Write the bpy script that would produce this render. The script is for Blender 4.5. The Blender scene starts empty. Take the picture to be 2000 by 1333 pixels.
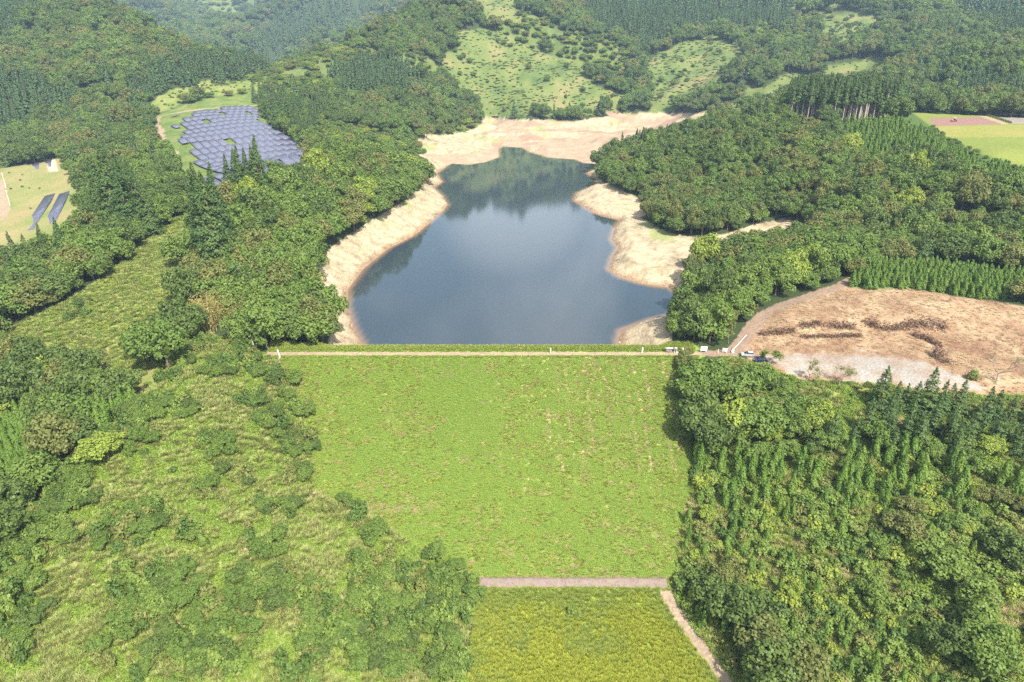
import bpy, bmesh, math, random
import numpy as np
from mathutils import Vector, Matrix, Euler

R = math.radians
rng = np.random.default_rng(11)
random.seed(11)
scn = bpy.context.scene
C = scn.collection

# ------------------------------------------------------------------ camera, sky, sun, exposure
CAMZ, TH = 94.0, R(24.0)
FPX, CX, CY = 2000 * 24 / 36, 1000.0, 666.5
cam_d = bpy.data.cameras.new('camera')
cam = bpy.data.objects.new('camera', cam_d); C.objects.link(cam)
cam_d.lens = 24; cam_d.sensor_width = 36; cam_d.clip_start = 1; cam_d.clip_end = 20000
cam.location = (0, 0, CAMZ); cam.rotation_euler = (R(90) - TH, 0, 0)
scn.camera = cam

SUN_EL, SUN_AZ = R(50), R(154)          # azimuth clockwise from +Y: behind the camera, a little to the right
sd_ = Vector((math.sin(SUN_AZ) * math.cos(SUN_EL), math.cos(SUN_AZ) * math.cos(SUN_EL), math.sin(SUN_EL)))
sun_d = bpy.data.lights.new('sun', 'SUN'); sun_d.energy = 4.6; sun_d.angle = R(0.5); sun_d.color = (1, .95, .86)
sun = bpy.data.objects.new('sun', sun_d); C.objects.link(sun)
sun.location = sd_ * 400; sun.rotation_euler = sd_.to_track_quat('Z', 'Y').to_euler()

world = bpy.data.worlds.new('World'); scn.world = world; world.use_nodes = True
wn, wl = world.node_tree.nodes, world.node_tree.links
wn.clear()
sky = wn.new('ShaderNodeTexSky'); sky.sky_type = 'NISHITA'; sky.sun_disc = False
sky.sun_elevation = SUN_EL; sky.sun_rotation = SUN_AZ; sky.air_density = 1.2; sky.dust_density = 3.5
bg = wn.new('ShaderNodeBackground'); bg.inputs[1].default_value = 0.11
tc = wn.new('ShaderNodeTexCoord')
nz = wn.new('ShaderNodeTexNoise'); nz.inputs['Scale'].default_value = 3.2; nz.inputs['Detail'].default_value = 6
cr = wn.new('ShaderNodeValToRGB'); cr.color_ramp.elements[0].position = .47; cr.color_ramp.elements[1].position = .66
cr.color_ramp.elements[0].color = (0, 0, 0, 1); cr.color_ramp.elements[1].color = (.75, .75, .75, 1)
dt = wn.new('ShaderNodeVectorMath'); dt.operation = 'DOT_PRODUCT'; dt.inputs[1].default_value = (.01, math.cos(R(13)), math.sin(R(13)))
bm1 = wn.new('ShaderNodeMapRange'); bm1.interpolation_type = 'SMOOTHSTEP'; bm1.inputs[1].default_value = math.cos(R(7.5)); bm1.inputs[2].default_value = math.cos(R(2)); bm1.inputs[4].default_value = .55
bm2 = wn.new('ShaderNodeMath'); bm2.operation = 'MAXIMUM'
mx = wn.new('ShaderNodeMixRGB'); mx.inputs[2].default_value = (9, 9, 9.4, 1)
wo = wn.new('ShaderNodeOutputWorld')
wl.new(tc.outputs['Generated'], nz.inputs['Vector']); wl.new(nz.outputs['Fac'], cr.inputs['Fac'])
wl.new(tc.outputs['Generated'], dt.inputs[0]); wl.new(dt.outputs['Value'], bm1.inputs[0]); wl.new(bm1.outputs[0], bm2.inputs[0]); wl.new(cr.outputs['Color'], bm2.inputs[1]); wl.new(bm2.outputs[0], mx.inputs[0]); wl.new(sky.outputs[0], mx.inputs[1]); wl.new(mx.outputs[0], bg.inputs[0])
wl.new(bg.outputs[0], wo.inputs[0])
scn.view_settings.view_transform = 'Standard'; scn.view_settings.look = 'None'
scn.view_settings.exposure = 1.3; scn.view_settings.gamma = 1; scn.view_settings.use_curve_mapping = False
cy = scn.cycles
cy.max_bounces = 5; cy.diffuse_bounces = 2; cy.glossy_bounces = 2; cy.transmission_bounces = 3; cy.volume_bounces = 0
cy.transparent_max_bounces = 4; cy.use_adaptive_sampling = False; cy.use_denoising = False; cy.denoising_prefilter = 'ACCURATE'; cy.denoising_input_passes = 'RGB_ALBEDO_NORMAL'; cy.caustics_reflective = False; cy.caustics_refractive = False

# ------------------------------------------------------------------ pixel <-> world (photo pixels, 2000 wide)
ct, st = math.cos(TH), math.sin(TH)
def project(x, y, z):
    x = np.asarray(x, float); y = np.asarray(y, float); z = np.asarray(z, float)
    dep = np.maximum(y * ct + (CAMZ - z) * st, 1e-3)
    v = y * st - (CAMZ - z) * ct
    return CX + FPX * x / dep, CY - FPX * v / dep, dep
def ray(px, py):
    a = (np.asarray(px, float) - CX) / FPX; b = (CY - np.asarray(py, float)) / FPX
    return a, ct + b * st, -st + b * ct
def at_z(px, py, z):
    a, b, c = ray(px, py); t = (z - CAMZ) / c
    return a * t, b * t
def at_d(px, py, d):
    a, b, c = ray(px, py); t = d / b
    return a * t, d, CAMZ + c * t

def hash2(ix, iy, s):
    n = (ix.astype(np.int64) * 374761393 + iy.astype(np.int64) * 668265263 + s * 1442695041) & 0x7fffffff
    n = ((n ^ (n >> 13)) * 1274126177) & 0x7fffffff
    return ((n ^ (n >> 16)) & 0xffff) / 65535.0
def vnoise(x, y, s=0):
    x = np.asarray(x, float); y = np.asarray(y, float)
    ix = np.floor(x); iy = np.floor(y); fx = x - ix; fy = y - iy
    fx = fx * fx * (3 - 2 * fx); fy = fy * fy * (3 - 2 * fy)
    a = hash2(ix, iy, s); b = hash2(ix + 1, iy, s); c = hash2(ix, iy + 1, s); d = hash2(ix + 1, iy + 1, s)
    return (a * (1 - fx) + b * fx) * (1 - fy) + (c * (1 - fx) + d * fx) * fy
def fbm(x, y, s=0, o=4):
    r = 0; a = .5; t = 0
    for i in range(o):
        r = r + a * vnoise(x * 2 ** i + 17.3 * i, y * 2 ** i - 9.1 * i, s + i); t += a; a *= .5
    return r / t
def sstep(a, b, x):
    t = np.clip((x - a) / (b - a), 0, 1); return t * t * (3 - 2 * t)

def inpoly(px, py, poly):
    p = np.asarray(poly, float); r = np.zeros(np.shape(px), bool); n = len(p)
    for i in range(n):
        x0, y0 = p[i]; x1, y1 = p[(i + 1) % n]
        if y0 == y1: continue
        c = ((y0 > py) != (y1 > py)) & (px < (x1 - x0) * (py - y0) / (y1 - y0) + x0)
        r ^= c
    return r
def polydist(x, y, poly, closed=True):
    p = np.asarray(poly, float); r = np.full(np.shape(x), 1e9); n = len(p)
    for i in range(n if closed else n - 1):
        a = p[i]; d = p[(i + 1) % n] - a; L = max(d @ d, 1e-9)
        t = np.clip(((x - a[0]) * d[0] + (y - a[1]) * d[1]) / L, 0, 1)
        r = np.minimum(r, np.hypot(x - a[0] - t * d[0], y - a[1] - t * d[1]))
    return r

# ------------------------------------------------------------------ terrain
CREST_Y, DAM_S, WATER = 201.6, 2.58, -8.0
def dam_z(y): return np.minimum(0, -(CREST_Y - 3.0 - y) / DAM_S)
ctrl = []
def P(px, py, z): x, y = at_z(px, py, z); ctrl.append((x, y, z))
def D(px, py, d): ctrl.append(at_d(px, py, d))
def dampt(px, py):
    a, b, c = ray(px, py); k = CREST_Y - 3.0
    # z = CAMZ + c t ; y = b t ; z = -(k - y)/s
    t = (CAMZ + k / DAM_S) / (b / DAM_S - c)
    ctrl.append((a * t, b * t, CAMZ + c * t))
for px, py, z in [
    (545,690,0),(680,690,0),(800,690,0),(1000,690,0),(1200,690,0),(1320,690,0),(1400,690,0),(1470,690,0),
    (1500,700,0),(1700,740,0),(1850,755,0),(2000,765,0),(2100,760,0),(1600,705,.3),(1750,705,.5),
    (1700,660,1.3),(1850,670,1.8),(2000,680,2.5),(1520,640,1),(1600,640,1.6),(1650,560,5),(1750,560,6),(2000,560,8),(1850,600,5),(1700,600,4),(1560,600,2.5),(2100,620,7),
    (1700,480,6),(2000,480,10),(1420,600,1),(1350,660,0),(1450,560,2),(1340,600,-3),(1560,540,4),
    (1400,760,-5),(1600,800,-5),(1800,800,-4),(2000,800,-3),(1400,900,-14),(1600,950,-12),(1800,950,-10),(2000,950,-8),
    (1400,1050,-21),(1600,1100,-18),(1800,1100,-15),(2000,1100,-13),(1420,1200,-26.5),(1600,1250,-24),(1800,1250,-20),(2000,1300,-18),(1600,1420,-26),(2000,1480,-21),
    (2300,800,-1),(2300,1100,-8),(2400,1400,-14),
    (400,660,3),(300,760,1.5),(160,880,0),(20,1070,-3),(-200,1330,-6),
    (450,850,-5),(300,950,-5),(300,1150,-11),(500,1000,-12),(600,1150,-19),(500,1300,-20),(200,1300,-13),(100,1150,-8),(750,1150,-25),(800,1300,-27.5),(0,1333,-11),(915,1250,-29),(930,1170,-28.6),
    (1000,1200,-29),(1200,1200,-29),(1300,1200,-29),(1000,1330,-29.5),(1400,1330,-29),(1000,1600,-30),(1300,1600,-30),(700,1600,-27),(200,1700,-14),
    (50,900,-11),(0,1000,-13),(150,760,-5),(250,730,-2),(0,760,-8),(30,680,-2),(200,640,2),(330,640,3),(200,560,8),(30,560,3),(380,500,9),(300,470,11),(120,480,5),(380,420,15),(0,480,-2),(-300,700,-8),(-300,1000,-16),(-500,500,-4),
    (470,680,2),(530,685,.8),(420,600,5),(500,560,6),(600,640,-1),(560,600,3),
    (520,430,17),(620,420,17),(560,480,8),(620,350,26),(700,360,20),(640,300,31),(560,310,20),(690,430,9),(770,360,11),(760,310,14),(650,520,2),
    (400,360,20),(320,230,30),(500,200,34),(340,280,23),(450,280,23),(590,300,20),(560,250,27),(440,230,30),(380,250,27),
    (60,400,0),(100,310,5),(0,420,-2),(130,370,6),(200,330,10),(280,300,17),(250,240,20),(150,260,15),(0,260,14),
    (1750,240,40),(1860,237,40),(2000,300,37),(1900,205,40),(2000,215,40),(1790,213,40),(1950,305,37),(1900,260,39),(2200,260,39),
    (1260,420,-4),(1400,410,4),(1600,460,5),(1850,470,10),(1500,440,-1),(1320,450,-2),(1400,445,0),(1560,470,0),(1580,440,2),(1450,490,-2),(1340,520,-3),
    (1000,250,-3),(1200,240,-1),(1300,235,0),(1100,270,-6),(1200,280,-6.5),(860,270,0),(950,285,-4),(960,238,-2),(1330,250,-2),
    ]: P(px, py, z)
for px, py, d in [
    (0,100,850),(100,60,900),(215,16,960),(330,60,930),(430,120,880),(520,145,900),(200,150,780),(60,200,690),(330,190,720),(-300,60,900),(-300,200,650),(0,0,1100),(-200,-40,1300),(120,20,960),
    (490,110,1900),(450,60,2250),(450,-15,2700),(560,60,2150),(620,15,2400),(350,0,2500),(680,-15,2600),(380,70,2100),
    (620,110,950),(750,60,1000),(870,10,1100),(700,200,760),(800,200,800),(800,120,900),(900,60,1020),(930,25,1090),(1000,0,1220),
    (1000,200,890),(1100,200,900),(1000,120,980),(1100,120,1010),(1200,170,960),(1200,50,1180),(1300,110,1050),(1300,0,1500),(1400,160,900),(1450,80,1080),(1500,200,780),
    (1600,140,900),(1600,60,1080),(1650,0,1400),(1750,140,850),(1750,60,1080),(1900,70,950),(1900,140,740),(2000,140,700),(2000,0,1350),(1800,0,1400),(2200,100,850),(2300,0,1300),
    (1300,310,500),(1260,310,545),(1400,270,510),(1550,270,470),(1550,350,405),(1650,400,350),(1800,400,332),(1950,400,315),(1800,330,385),(1950,330,362),(1640,235,515),(1540,225,540),(2150,400,300),(1450,370,410),(1340,390,430),
    (-600,300,700),(-700,0,1300),(2700,200,700),(2800,0,1300),
    ]: D(px, py, d)
for px, d, z in [(450,1250,5),(450,1550,-10),(330,1350,20),(560,1300,0),(560,1600,-5),(650,1500,20),(400,1750,-5),(250,1500,40),(760,1600,60),(520,1050,5),(600,1100,20)]:
    ctrl.append(((px - CX) / FPX * (d * ct + (CAMZ - z) * st), d, z))
for px, py in [(560,720),(585,780),(600,870),(615,960),(720,1010),(850,1090),(935,1130),(1310,1135),(1325,1080),(1340,980),(1350,900),(1330,870),(1325,760),(800,800),(1000,800),(1200,800),(800,950),(1000,950),(1200,950),(1000,1080),(1200,1080),(1130,1130),(700,850)]:
    dampt(px, py)
for x, y, z in [(0,2600,420),(800,2600,420),(1700,2600,420),(-3000,3900,700),(-900,4100,560),(0,3800,620),(3000,3500,600),(-2500,1500,260),(2500,1500,330),(-900,200,-10),(900,200,10),(0,40,-30),(300,30,-10),(-300,30,-16),(600,2000,320)]:
    ctrl.append((x, y, z))
ctrl = np.array(ctrl, float)
KC = 9.0
def _phi(ax, ay, bx, by): return np.sqrt((ax[:, None] - bx[None]) ** 2 + (ay[:, None] - by[None]) ** 2 + KC * KC)
n_ = len(ctrl)
A_ = np.zeros((n_ + 3, n_ + 3)); A_[:n_, :n_] = _phi(ctrl[:, 0], ctrl[:, 1], ctrl[:, 0], ctrl[:, 1]) - np.eye(n_) * -.0
A_[:n_, :n_] -= np.eye(n_) * 1.2
Q_ = np.c_[np.ones(n_), ctrl[:, :2] / 1000]; A_[:n_, n_:] = Q_; A_[n_:, :n_] = Q_.T
W_ = np.linalg.solve(A_, np.r_[ctrl[:, 2], 0, 0, 0])
def rbf(x, y):
    out = np.empty(x.shape)
    for i in range(0, len(x), 20000):
        s = slice(i, i + 20000)
        out[s] = _phi(x[s], y[s], ctrl[:, 0], ctrl[:, 1]) @ W_[:n_] + W_[n_] + (W_[n_ + 1] * x[s] + W_[n_ + 2] * y[s]) / 1000
    return out

LAKE_PX = [(720,703),(708,676),(690,640),(678,600),(680,565),(710,525),(760,485),(810,460),(836,438),(866,412),(874,400),(864,382),(848,368),(864,356),(853,339),(881,320),(915,322),(948,317),(976,307),(974,292),(983,286),(1021,289),(1035,298),(1070,308),(1123,312),(1140,319),(1172,321),(1165,327),(1144,338),(1168,352),(1161,361),(1126,378),(1121,392),(1161,417),(1212,430),(1203,440),(1195,468),(1207,485),(1196,503),(1189,526),(1210,542),(1252,554),(1309,562),(1335,580),(1330,600),(1312,615),(1273,624),(1245,634),(1214,645),(1208,665),(1212,703)]
LAKE = np.array([at_z(px, py, WATER) for px, py in LAKE_PX])
SAND_PX = [(648,690),(640,650),(626,610),(618,560),(618,510),(632,492),(650,480),(690,455),(735,425),(780,398),(818,372),(836,345),(815,325),(812,300),(780,275),(768,256),(818,261),(860,264),(909,259),(941,242),(937,233),(958,228),(1000,233),(1081,235),(1123,238),(1168,229),(1263,222),(1312,221),(1380,228),(1390,240),(1330,256),(1270,280),(1225,300),(1190,318),(1167,324),(1170,351),(1184,358),(1238,383),(1264,400),(1262,420),(1250,425),(1300,453),(1370,466),(1420,456),(1480,436),(1540,428),(1600,450),(1615,470),(1550,480),(1490,478),(1440,494),(1390,516),(1350,545),(1345,600),(1318,620),(1312,660),(1305,690)]

TA, TN = R(56), 820
RN, R0, R1 = 820, 48.0, 4200.0
ang = np.linspace(-TA, TA, TN); lr = np.linspace(math.log(R0), math.log(R1), RN)
GA, GL = np.meshgrid(ang, lr)
GX = (np.exp(GL) * np.sin(GA)).ravel(); GY = (np.exp(GL) * np.cos(GA)).ravel()
GZ = rbf(GX, GY)
rr = np.hypot(GX, GY)
_px, _py, _pd = project(GX, GY, GZ)
FLAT = np.ones(GX.shape)
for _pl in ([(296,222),(365,205),(505,190),(520,240),(565,277),(615,308),(560,360),(420,400),(372,372),(318,302)], [(1745,203),(2300,205),(2300,350),(1990,345),(1850,290),(1770,245)], [(-100,305),(125,305),(140,470),(-100,480)], [(1440,560),(2400,550),(2400,780),(1490,730)]):
    _k = np.where((np.abs(_px - 1000) < 2500) & (rr < 1000))[0]; _d = np.where(inpoly(_px[_k], _py[_k], _pl), 0, polydist(_px[_k], _py[_k], _pl)); FLAT[_k] = np.minimum(FLAT[_k], np.clip(_d / 60, 0.03, 1))
GZ += FLAT * (fbm(GX / 60, GY / 60, 3) - .5) * np.clip((rr - 300) / 400, 0, 1) * 26
_rg = fbm(GX / 420 + .35 * GY / 420 + 3.1, GY / 520 - .2 * GX / 420, 23, 3)
GZ += (1 - np.abs(2 * _rg - 1) * 2.2 - .35) * 110 * np.clip((rr - 1250) / 500, 0, 1)
GZ += FLAT * (fbm(GX / 9, GY / 9, 5) - .5) * 1.2 * np.clip(rr / 300, .25, 1) * np.where((GX < 10) & (GY < 215), .3, 1)
# flat plateau fields / parking keep low relief: handled by control points
near_l = (np.abs(GX) < 400) & (GY > 190) & (GY < 1000)
SDL = np.full(GX.shape, 1e3)
d_ = polydist(GX[near_l], GY[near_l], LAKE); ins = inpoly(GX[near_l], GY[near_l], LAKE)
SDL[near_l] = np.where(ins, -d_, d_)
m = SDL < 70
bank = np.where(GY < 600, .55, .16) * np.maximum(SDL, 0) + WATER
GZ = np.where(m & (SDL >= 0), np.maximum(np.minimum(GZ, bank + (1.2 * (fbm(GX / 4, GY / 4, 8) - .5) - .7 * np.abs(2 * fbm(GX / 11, GY / 11, 18, 3) - 1)) * np.clip((SDL - 1) / 6, 0, 1)), WATER + .02 + .05 * np.maximum(SDL, 0)), GZ)
GZ = np.where(SDL < 0, WATER + np.maximum(-7, .22 * SDL), GZ)
# dam body
ppx, ppy, pdep = project(GX, GY, GZ)
DAM_PX = [(545,694),(1330,694),(1328,760),(1333,870),(1355,900),(1342,980),(1328,1080),(1312,1142),(930,1138),(850,1092),(720,1012),(610,962),(600,870),(585,780),(556,720)]
crestx = (GX > -84) & (GX < 85)
prof = np.where(GY < CREST_Y - 3, -999, np.where(GY < 206.5, 0, -(GY - 206.5) * .68))
GZ = np.where(crestx & (GY > 198) & (GY < 224) & (GX < 56), np.maximum(GZ, prof), GZ)
GZ = np.where(crestx & (GY > 197.5) & (GY < 206.5), 0 + .04 * (fbm(GX / 2, GY / 2, 4) - .5), GZ)
DAMM = inpoly(ppx, ppy, DAM_PX) & (GY < 200) & (GY > 120)
GZ = np.where(DAMM, dam_z(GY) + .25 * (fbm(GX / 3, GY / 3, 9) - .5), GZ)
_ly = np.interp(ppx, [1480,1560,1640,1740,1850], [655,645,640,640,645])
_t = sstep(3, -5, ppy - _ly + 6 * (fbm(GX / 3, GY / 3, 15) - .5)) * sstep(1480, 1540, ppx) * sstep(1880, 1830, ppx) * sstep(-70, -25, ppy - _ly) * (GY > 170) * (GY < 290)
GZ = GZ + 1.7 * _t
# terrace bank in the cleared ground
tb = np.array([at_z(px, py, 2) for px, py in [(1480,640),(1560,645),(1640,640),(1740,640),(1850,645),(1835,690)]])
GRID_Z = GZ.reshape(RN, TN)
def H(x, y):
    x = np.asarray(x, float); y = np.asarray(y, float)
    a = np.clip((np.arctan2(x, y) + TA) / (2 * TA) * (TN - 1), 0, TN - 1.001)
    l = np.clip((np.log(np.maximum(np.hypot(x, y), 1)) - lr[0]) / (lr[-1] - lr[0]) * (RN - 1), 0, RN - 1.001)
    i = l.astype(int); j = a.astype(int); fi = l - i; fj = a - j
    return (GRID_Z[i, j] * (1 - fj) + GRID_Z[i, j + 1] * fj) * (1 - fi) + (GRID_Z[i + 1, j] * (1 - fj) + GRID_Z[i + 1, j + 1] * fj) * fi
TS = np.exp(np.linspace(math.log(50), math.log(4000), 900))
def hit(px, py):
    a, b, c = ray(px, py); t = TS / b
    z = CAMZ + c * t; g = H(a * t, b * t)
    k = np.argmax(z <= g)
    if z[k] > g[k]: k = len(t) - 1
    if k > 0:
        f0 = z[k - 1] - g[k - 1]; f1 = z[k] - g[k]; w = f0 / (f0 - f1 + 1e-9); tt = t[k - 1] + (t[k] - t[k - 1]) * w
    else: tt = t[k]
    x, y = a * tt, b * tt
    return Vector((x, y, float(H(x, y))))
def visible(x, y, z, lift):
    """is a point `lift` above the ground seen from the camera over the bare ground"""
    ok = np.ones(np.shape(x), bool)
    for f in np.linspace(.12, .97, 60):
        xx, yy = x * f, y * f
        zz = CAMZ + (z + lift - CAMZ) * f
        far = np.hypot(xx, yy) > R0
        ok &= ~(far & (H(xx, yy) > zz))
    return ok

# ------------------------------------------------------------------ zones (traced in photo pixels, tested on ground points)
Z = {}
Z['lower_field'] = [(935,1150),(1303,1150),(1322,1190),(1425,1345),(1460,1500),(890,1500),(912,1340),(925,1200)]
Z['spur'] = [(405,652),(470,668),(520,692),(556,720),(585,780),(600,870),(610,962),(720,1012),(850,1092),(930,1138),(925,1200),(912,1340),(890,1500),(-900,1500),(-300,1330),(-20,1090),(30,1050),(150,880),(265,790),(345,715)]
Z['slope_trees'] = [(1336,742),(1420,738),(1500,748),(1560,772),(1650,792),(1750,796),(1900,800),(2100,800),(2500,800),(2500,930),(2000,930),(1900,918),(1750,898),(1650,900),(1500,905),(1390,892),(1345,872),(1328,800)]
Z['slope_scrub'] = [(1332,715),(1420,702),(1500,716),(1560,742),(1700,752),(1850,770),(2500,775),(2500,1500),(1470,1500),(1425,1345),(1322,1190),(1312,1142),(1328,1080),(1342,980),(1355,900),(1333,870)]
Z['cleared'] = [(1440,690),(1470,655),(1490,625),(1520,605),(1575,585),(1650,556),(1700,566),(2000,558),(2500,570),(2500,775),(2000,772),(1900,775),(1850,770),(1700,752),(1560,742),(1500,716)]
Z['parking'] = [(1486,694),(1560,684),(1700,690),(1790,697),(1835,718),(1890,742),(1925,760),(1880,768),(1700,750),(1560,738),(1500,714)]
Z['young_strip'] = [(1655,552),(1690,528),(2000,506),(2500,512),(2500,590),(2000,585),(1690,590)]
Z['young_hill'] = [(1610,262),(1650,245),(1760,247),(1830,285),(1920,318),(2000,335),(2300,345),(2300,395),(2000,388),(1880,352),(1760,322),(1690,325)]
Z['tall_stand'] = [(1535,240),(1620,250),(1752,240),(1756,214),(1640,206),(1535,212)]
Z['fields'] = [(1762,206),(1860,203),(2000,212),(2300,215),(2300,330),(2000,326),(1925,306),(1860,276),(1815,245)]
Z['margin'] = [(1755,203),(2300,205),(2300,372),(2000,352),(1920,335),(1850,300),(1800,270),(1760,240)]
Z['farmland'] = [(-100,306),(60,298),(128,306),(150,360),(168,400),(160,450),(128,500),(80,515),(-100,520)]
Z['solar'] = [(290,222),(365,205),(505,188),(520,240),(570,277),(632,318),(615,340),(575,352),(530,385),(470,405),(400,405),(372,385),(362,345),(318,306),(294,255)]
Z['saddle'] = [(372,168),(505,158),(505,182),(380,196),(300,215),(260,222),(300,195)]
Z['corridor'] = [(360,372),(420,378),(405,410),(392,470),(370,520),(330,500),(345,440)]
Z['olive'] = [(392,400),(395,480),(372,560),(376,650),(345,712),(262,788),(215,770),(150,735),(20,715),(0,655),(100,605),(200,545),(250,500),(310,445)]
Z['plantation'] = [(-200,770),(95,762),(118,900),(105,935),(20,1035),(-60,1100),(-300,1200)]
Z['plantation2'] = [(175,840),(215,800),(300,765),(318,790),(240,835),(190,872)]
Z['clearing1'] = [(885,60),(965,60),(1040,90),(1090,108),(1130,130),(1205,190),(1200,226),(950,226),(930,200),(890,175),(870,120)]
Z['clearing2'] = [(1265,112),(1330,92),(1400,70),(1440,92),(1462,130),(1410,155),(1350,185),(1320,220),(1275,225),(1258,160)]
Z['meadow'] = [(1365,225),(1430,192),(1480,165),(1560,145),(1620,150),(1575,185),(1500,206),(1410,232)]
Z['meadow2'] = [(1605,165),(1615,128),(1700,118),(1770,140),(1720,166),(1650,175)]
Z['meadow3'] = [(1605,40),(1728,38),(1722,78),(1640,98),(1598,80)]
Z['ridge_bare'] = [(885,0),(1000,-20),(1020,35),(935,45)]
CON = [[(1110,-40),(1570,-40),(1545,55),(1440,55),(1330,68),(1268,100),(1200,70),(1150,40)],
       [(-100,165),(60,150),(150,222),(60,250),(-100,262)],
       [(250,180),(330,135),(430,112),(520,140),(500,160),(400,188),(250,205)],
       [(480,110),(640,-30),(860,-40),(720,30),(640,80),(540,130)],
       [(-100,-60),(130,-60),(110,20),(50,70),(-100,120)],
       [(1860,140),(2000,195),(2200,210),(1990,206),(1880,200)],
       [(640,150),(760,110),(830,150),(800,190),(660,190)],
       [(1750,-30),(2100,-30),(2100,120),(1960,70)]]
STAND = [(507,200),(560,190),(640,215),(625,262),(598,302),(545,274),(509,240)]
ROAD_PX = [(1385,691),(1425,690),(1447,672),(1466,642),(1492,614),(1540,592),(1590,576),(1640,560),(1665,545)]
ROAD = np.array([hit(px, py)[:2] for px, py in ROAD_PX])
TRACK = np.array([hit(px, py)[:2] for px, py in [(500,206),(420,212),(350,220),(312,228),(304,240),(313,258),(316,275),(325,292),(345,300)]])
FPATH = np.array([hit(px, py)[:2] for px, py in [(1300,1160),(1312,1180),(1330,1210),(1355,1245),(1385,1285),(1425,1340)]])
LROAD = np.array([hit(px, py)[:2] for px, py in [(-5,355),(2,385),(8,410),(-5,430)]])

def classify(x, y, z):
    """zone name index per ground point"""
    px, py, dep = project(x, y, z)
    jx = (fbm(x / 7, y / 7, 21) - .5) * 1400 / dep * 3.2; jy = (fbm(x / 7, y / 7, 31) - .5) * 700 / dep * 3.2
    dd = np.hypot(x, y)
    fz = np.clip((dd - 650) / 150, 0, 1); jx = jx + fz * (fbm(x / 38, y / 38, 22) - .5) * 75; jy = jy + fz * (fbm(x / 38, y / 38, 32) - .5) * 40
    qx, qy = px + jx, py + jy
    zi = np.zeros(np.shape(x), int)
    def put(name, lo=0, hi=5000, exact=False):
        k = ZN[name]; mm = inpoly(px if exact else qx, py if exact else qy, Z[name]) & (zi == 0) & (dd > lo) & (dd < hi)
        zi[mm] = k
    put('lower_field', 0, 175, True); put('spur', 0, 250); put('cleared', 170, 290)
    put('slope_trees', 120, 240); put('slope_scrub', 0, 235)
    put('young_strip', 220, 330); put('fields', 300, 640, True); put('margin', 300, 640); put('young_hill', 300, 600); put('tall_stand', 430, 620)
    put('farmland', 330, 660); put('solar', 340, 900); put('saddle', 500, 1000); put('corridor', 250, 420); put('olive', 180, 400)
    put('plantation', 90, 230); put('plantation2', 120, 230)
    put('clearing1', 800, 1250); put('clearing2', 800, 1250); put('meadow', 700, 1100); put('meadow2', 700, 1150); put('meadow3', 900, 1300); put('ridge_bare', 1000, 1400)
    for i, pl in enumerate(CON):
        mm = inpoly(qx, qy, pl) & (zi == 0) & (dd > 600); zi[mm] = ZN['conifer']
    mm = inpoly(qx, qy, STAND) & (zi == 0) & (dd > 400) & (dd < 900); zi[mm] = ZN['stand']
    return zi, px, py, dep
ZN = {n: i + 1 for i, n in enumerate(list(Z) + ['conifer', 'stand', 'dam', 'crest', 'sand', 'water', 'road'])}
INV = {v: k for k, v in ZN.items()}

def full_zone(x, y):
    z = H(x, y)
    zi, px, py, dep = classify(x, y, z)
    near = (np.abs(x) < 400) & (y > 190) & (y < 1000)
    sd = np.full(x.shape, 1e3)
    if near.any():
        d = polydist(x[near], y[near], LAKE); i2 = inpoly(x[near], y[near], LAKE); sd[near] = np.where(i2, -d, d)
    jit = (fbm(x / 3, y / 3, 77) - .5) * 6
    sand = near & inpoly(px + jit, py, SAND_PX) & (sd < 220) & (y > 207) & (z < 4.5)
    sand |= near & (px + jit > 1185) & (px < 1392) & (py + .3 * jit > 221) & (py < 264) & (y > 600) & (sd > 0)
    zi[sand] = ZN['sand']; zi[sd < 0] = ZN['water']
    dm = inpoly(px, py, DAM_PX) & (y < 199) & (y > 120); zi[dm] = ZN['dam']
    cr_ = (y > 198.2) & (y < 209) & (x > -80) & (x < 62); zi[cr_ & (sd > 0)] = ZN['crest']
    rd = (polydist(x, y, ROAD, False) < 2.5 + 1.2 * (fbm(x / 3, y / 3, 62) - .5)); zi[rd] = ZN['road']
    return zi, z, px, py, dep, sd

zi, _, ppx, ppy, pdep, SDL2 = full_zone(GX, GY)
def L3(*c): return np.array(c, float)
def ramp(t, *cols):
    t = np.clip(t, 0, 1) * (len(cols) - 1); i = np.minimum(t.astype(int), len(cols) - 2); f = (t - i)[:, None]
    cc = np.array(cols); return cc[i] * (1 - f) + cc[i + 1] * f
col = np.tile(L3(.035, .05, .018), (len(GX), 1))
n1 = fbm(GX / 6, GY / 6, 41); n2 = fbm(GX / 1.6, GY / 1.6, 51, 3); n3 = fbm(GX / 22, GY / 22, 61)
GREEN, LIME, STRAW, DRY = L3(.085, .15, .03), L3(.17, .24, .045), L3(.34, .30, .15), L3(.42, .29, .17)
_sc = sstep(.55, .63, fbm(GX / 130, GY / 130, 141, 3)) * (rr > 520) * (zi == 0)
col = col * (1 - _sc[:, None]) + _sc[:, None] * ramp(.5 + 1.4 * (n1 - .5) + .6 * (n3 - .5), L3(.058, .09, .026), L3(.09, .12, .033), L3(.12, .135, .042))
def setc(name, c):
    mm = zi == ZN[name]
    col[mm] = c[mm] if np.ndim(c) == 2 else c
grass_c = ramp(.5 + 1.4 * (n1 - .5) + .8 * (n2 - .5), GREEN, LIME, LIME * 1.05, STRAW)
dam_c = ramp(.45 + 1.2 * (n3 - .5) + 1.2 * (n2 - .5), L3(.085, .15, .026), L3(.125, .19, .034), L3(.16, .215, .042), L3(.25, .24, .09))
rws = ((np.abs((GX / 3.1) % 1 - .5) < .15) & (GX > 10) & (GX < 54) & (GY > 158) & (fbm(GX / 1.2, GY / 7, 214) > .47))[:, None]
dam_c = np.where(rws, L3(.27, .25, .11), dam_c)
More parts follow.
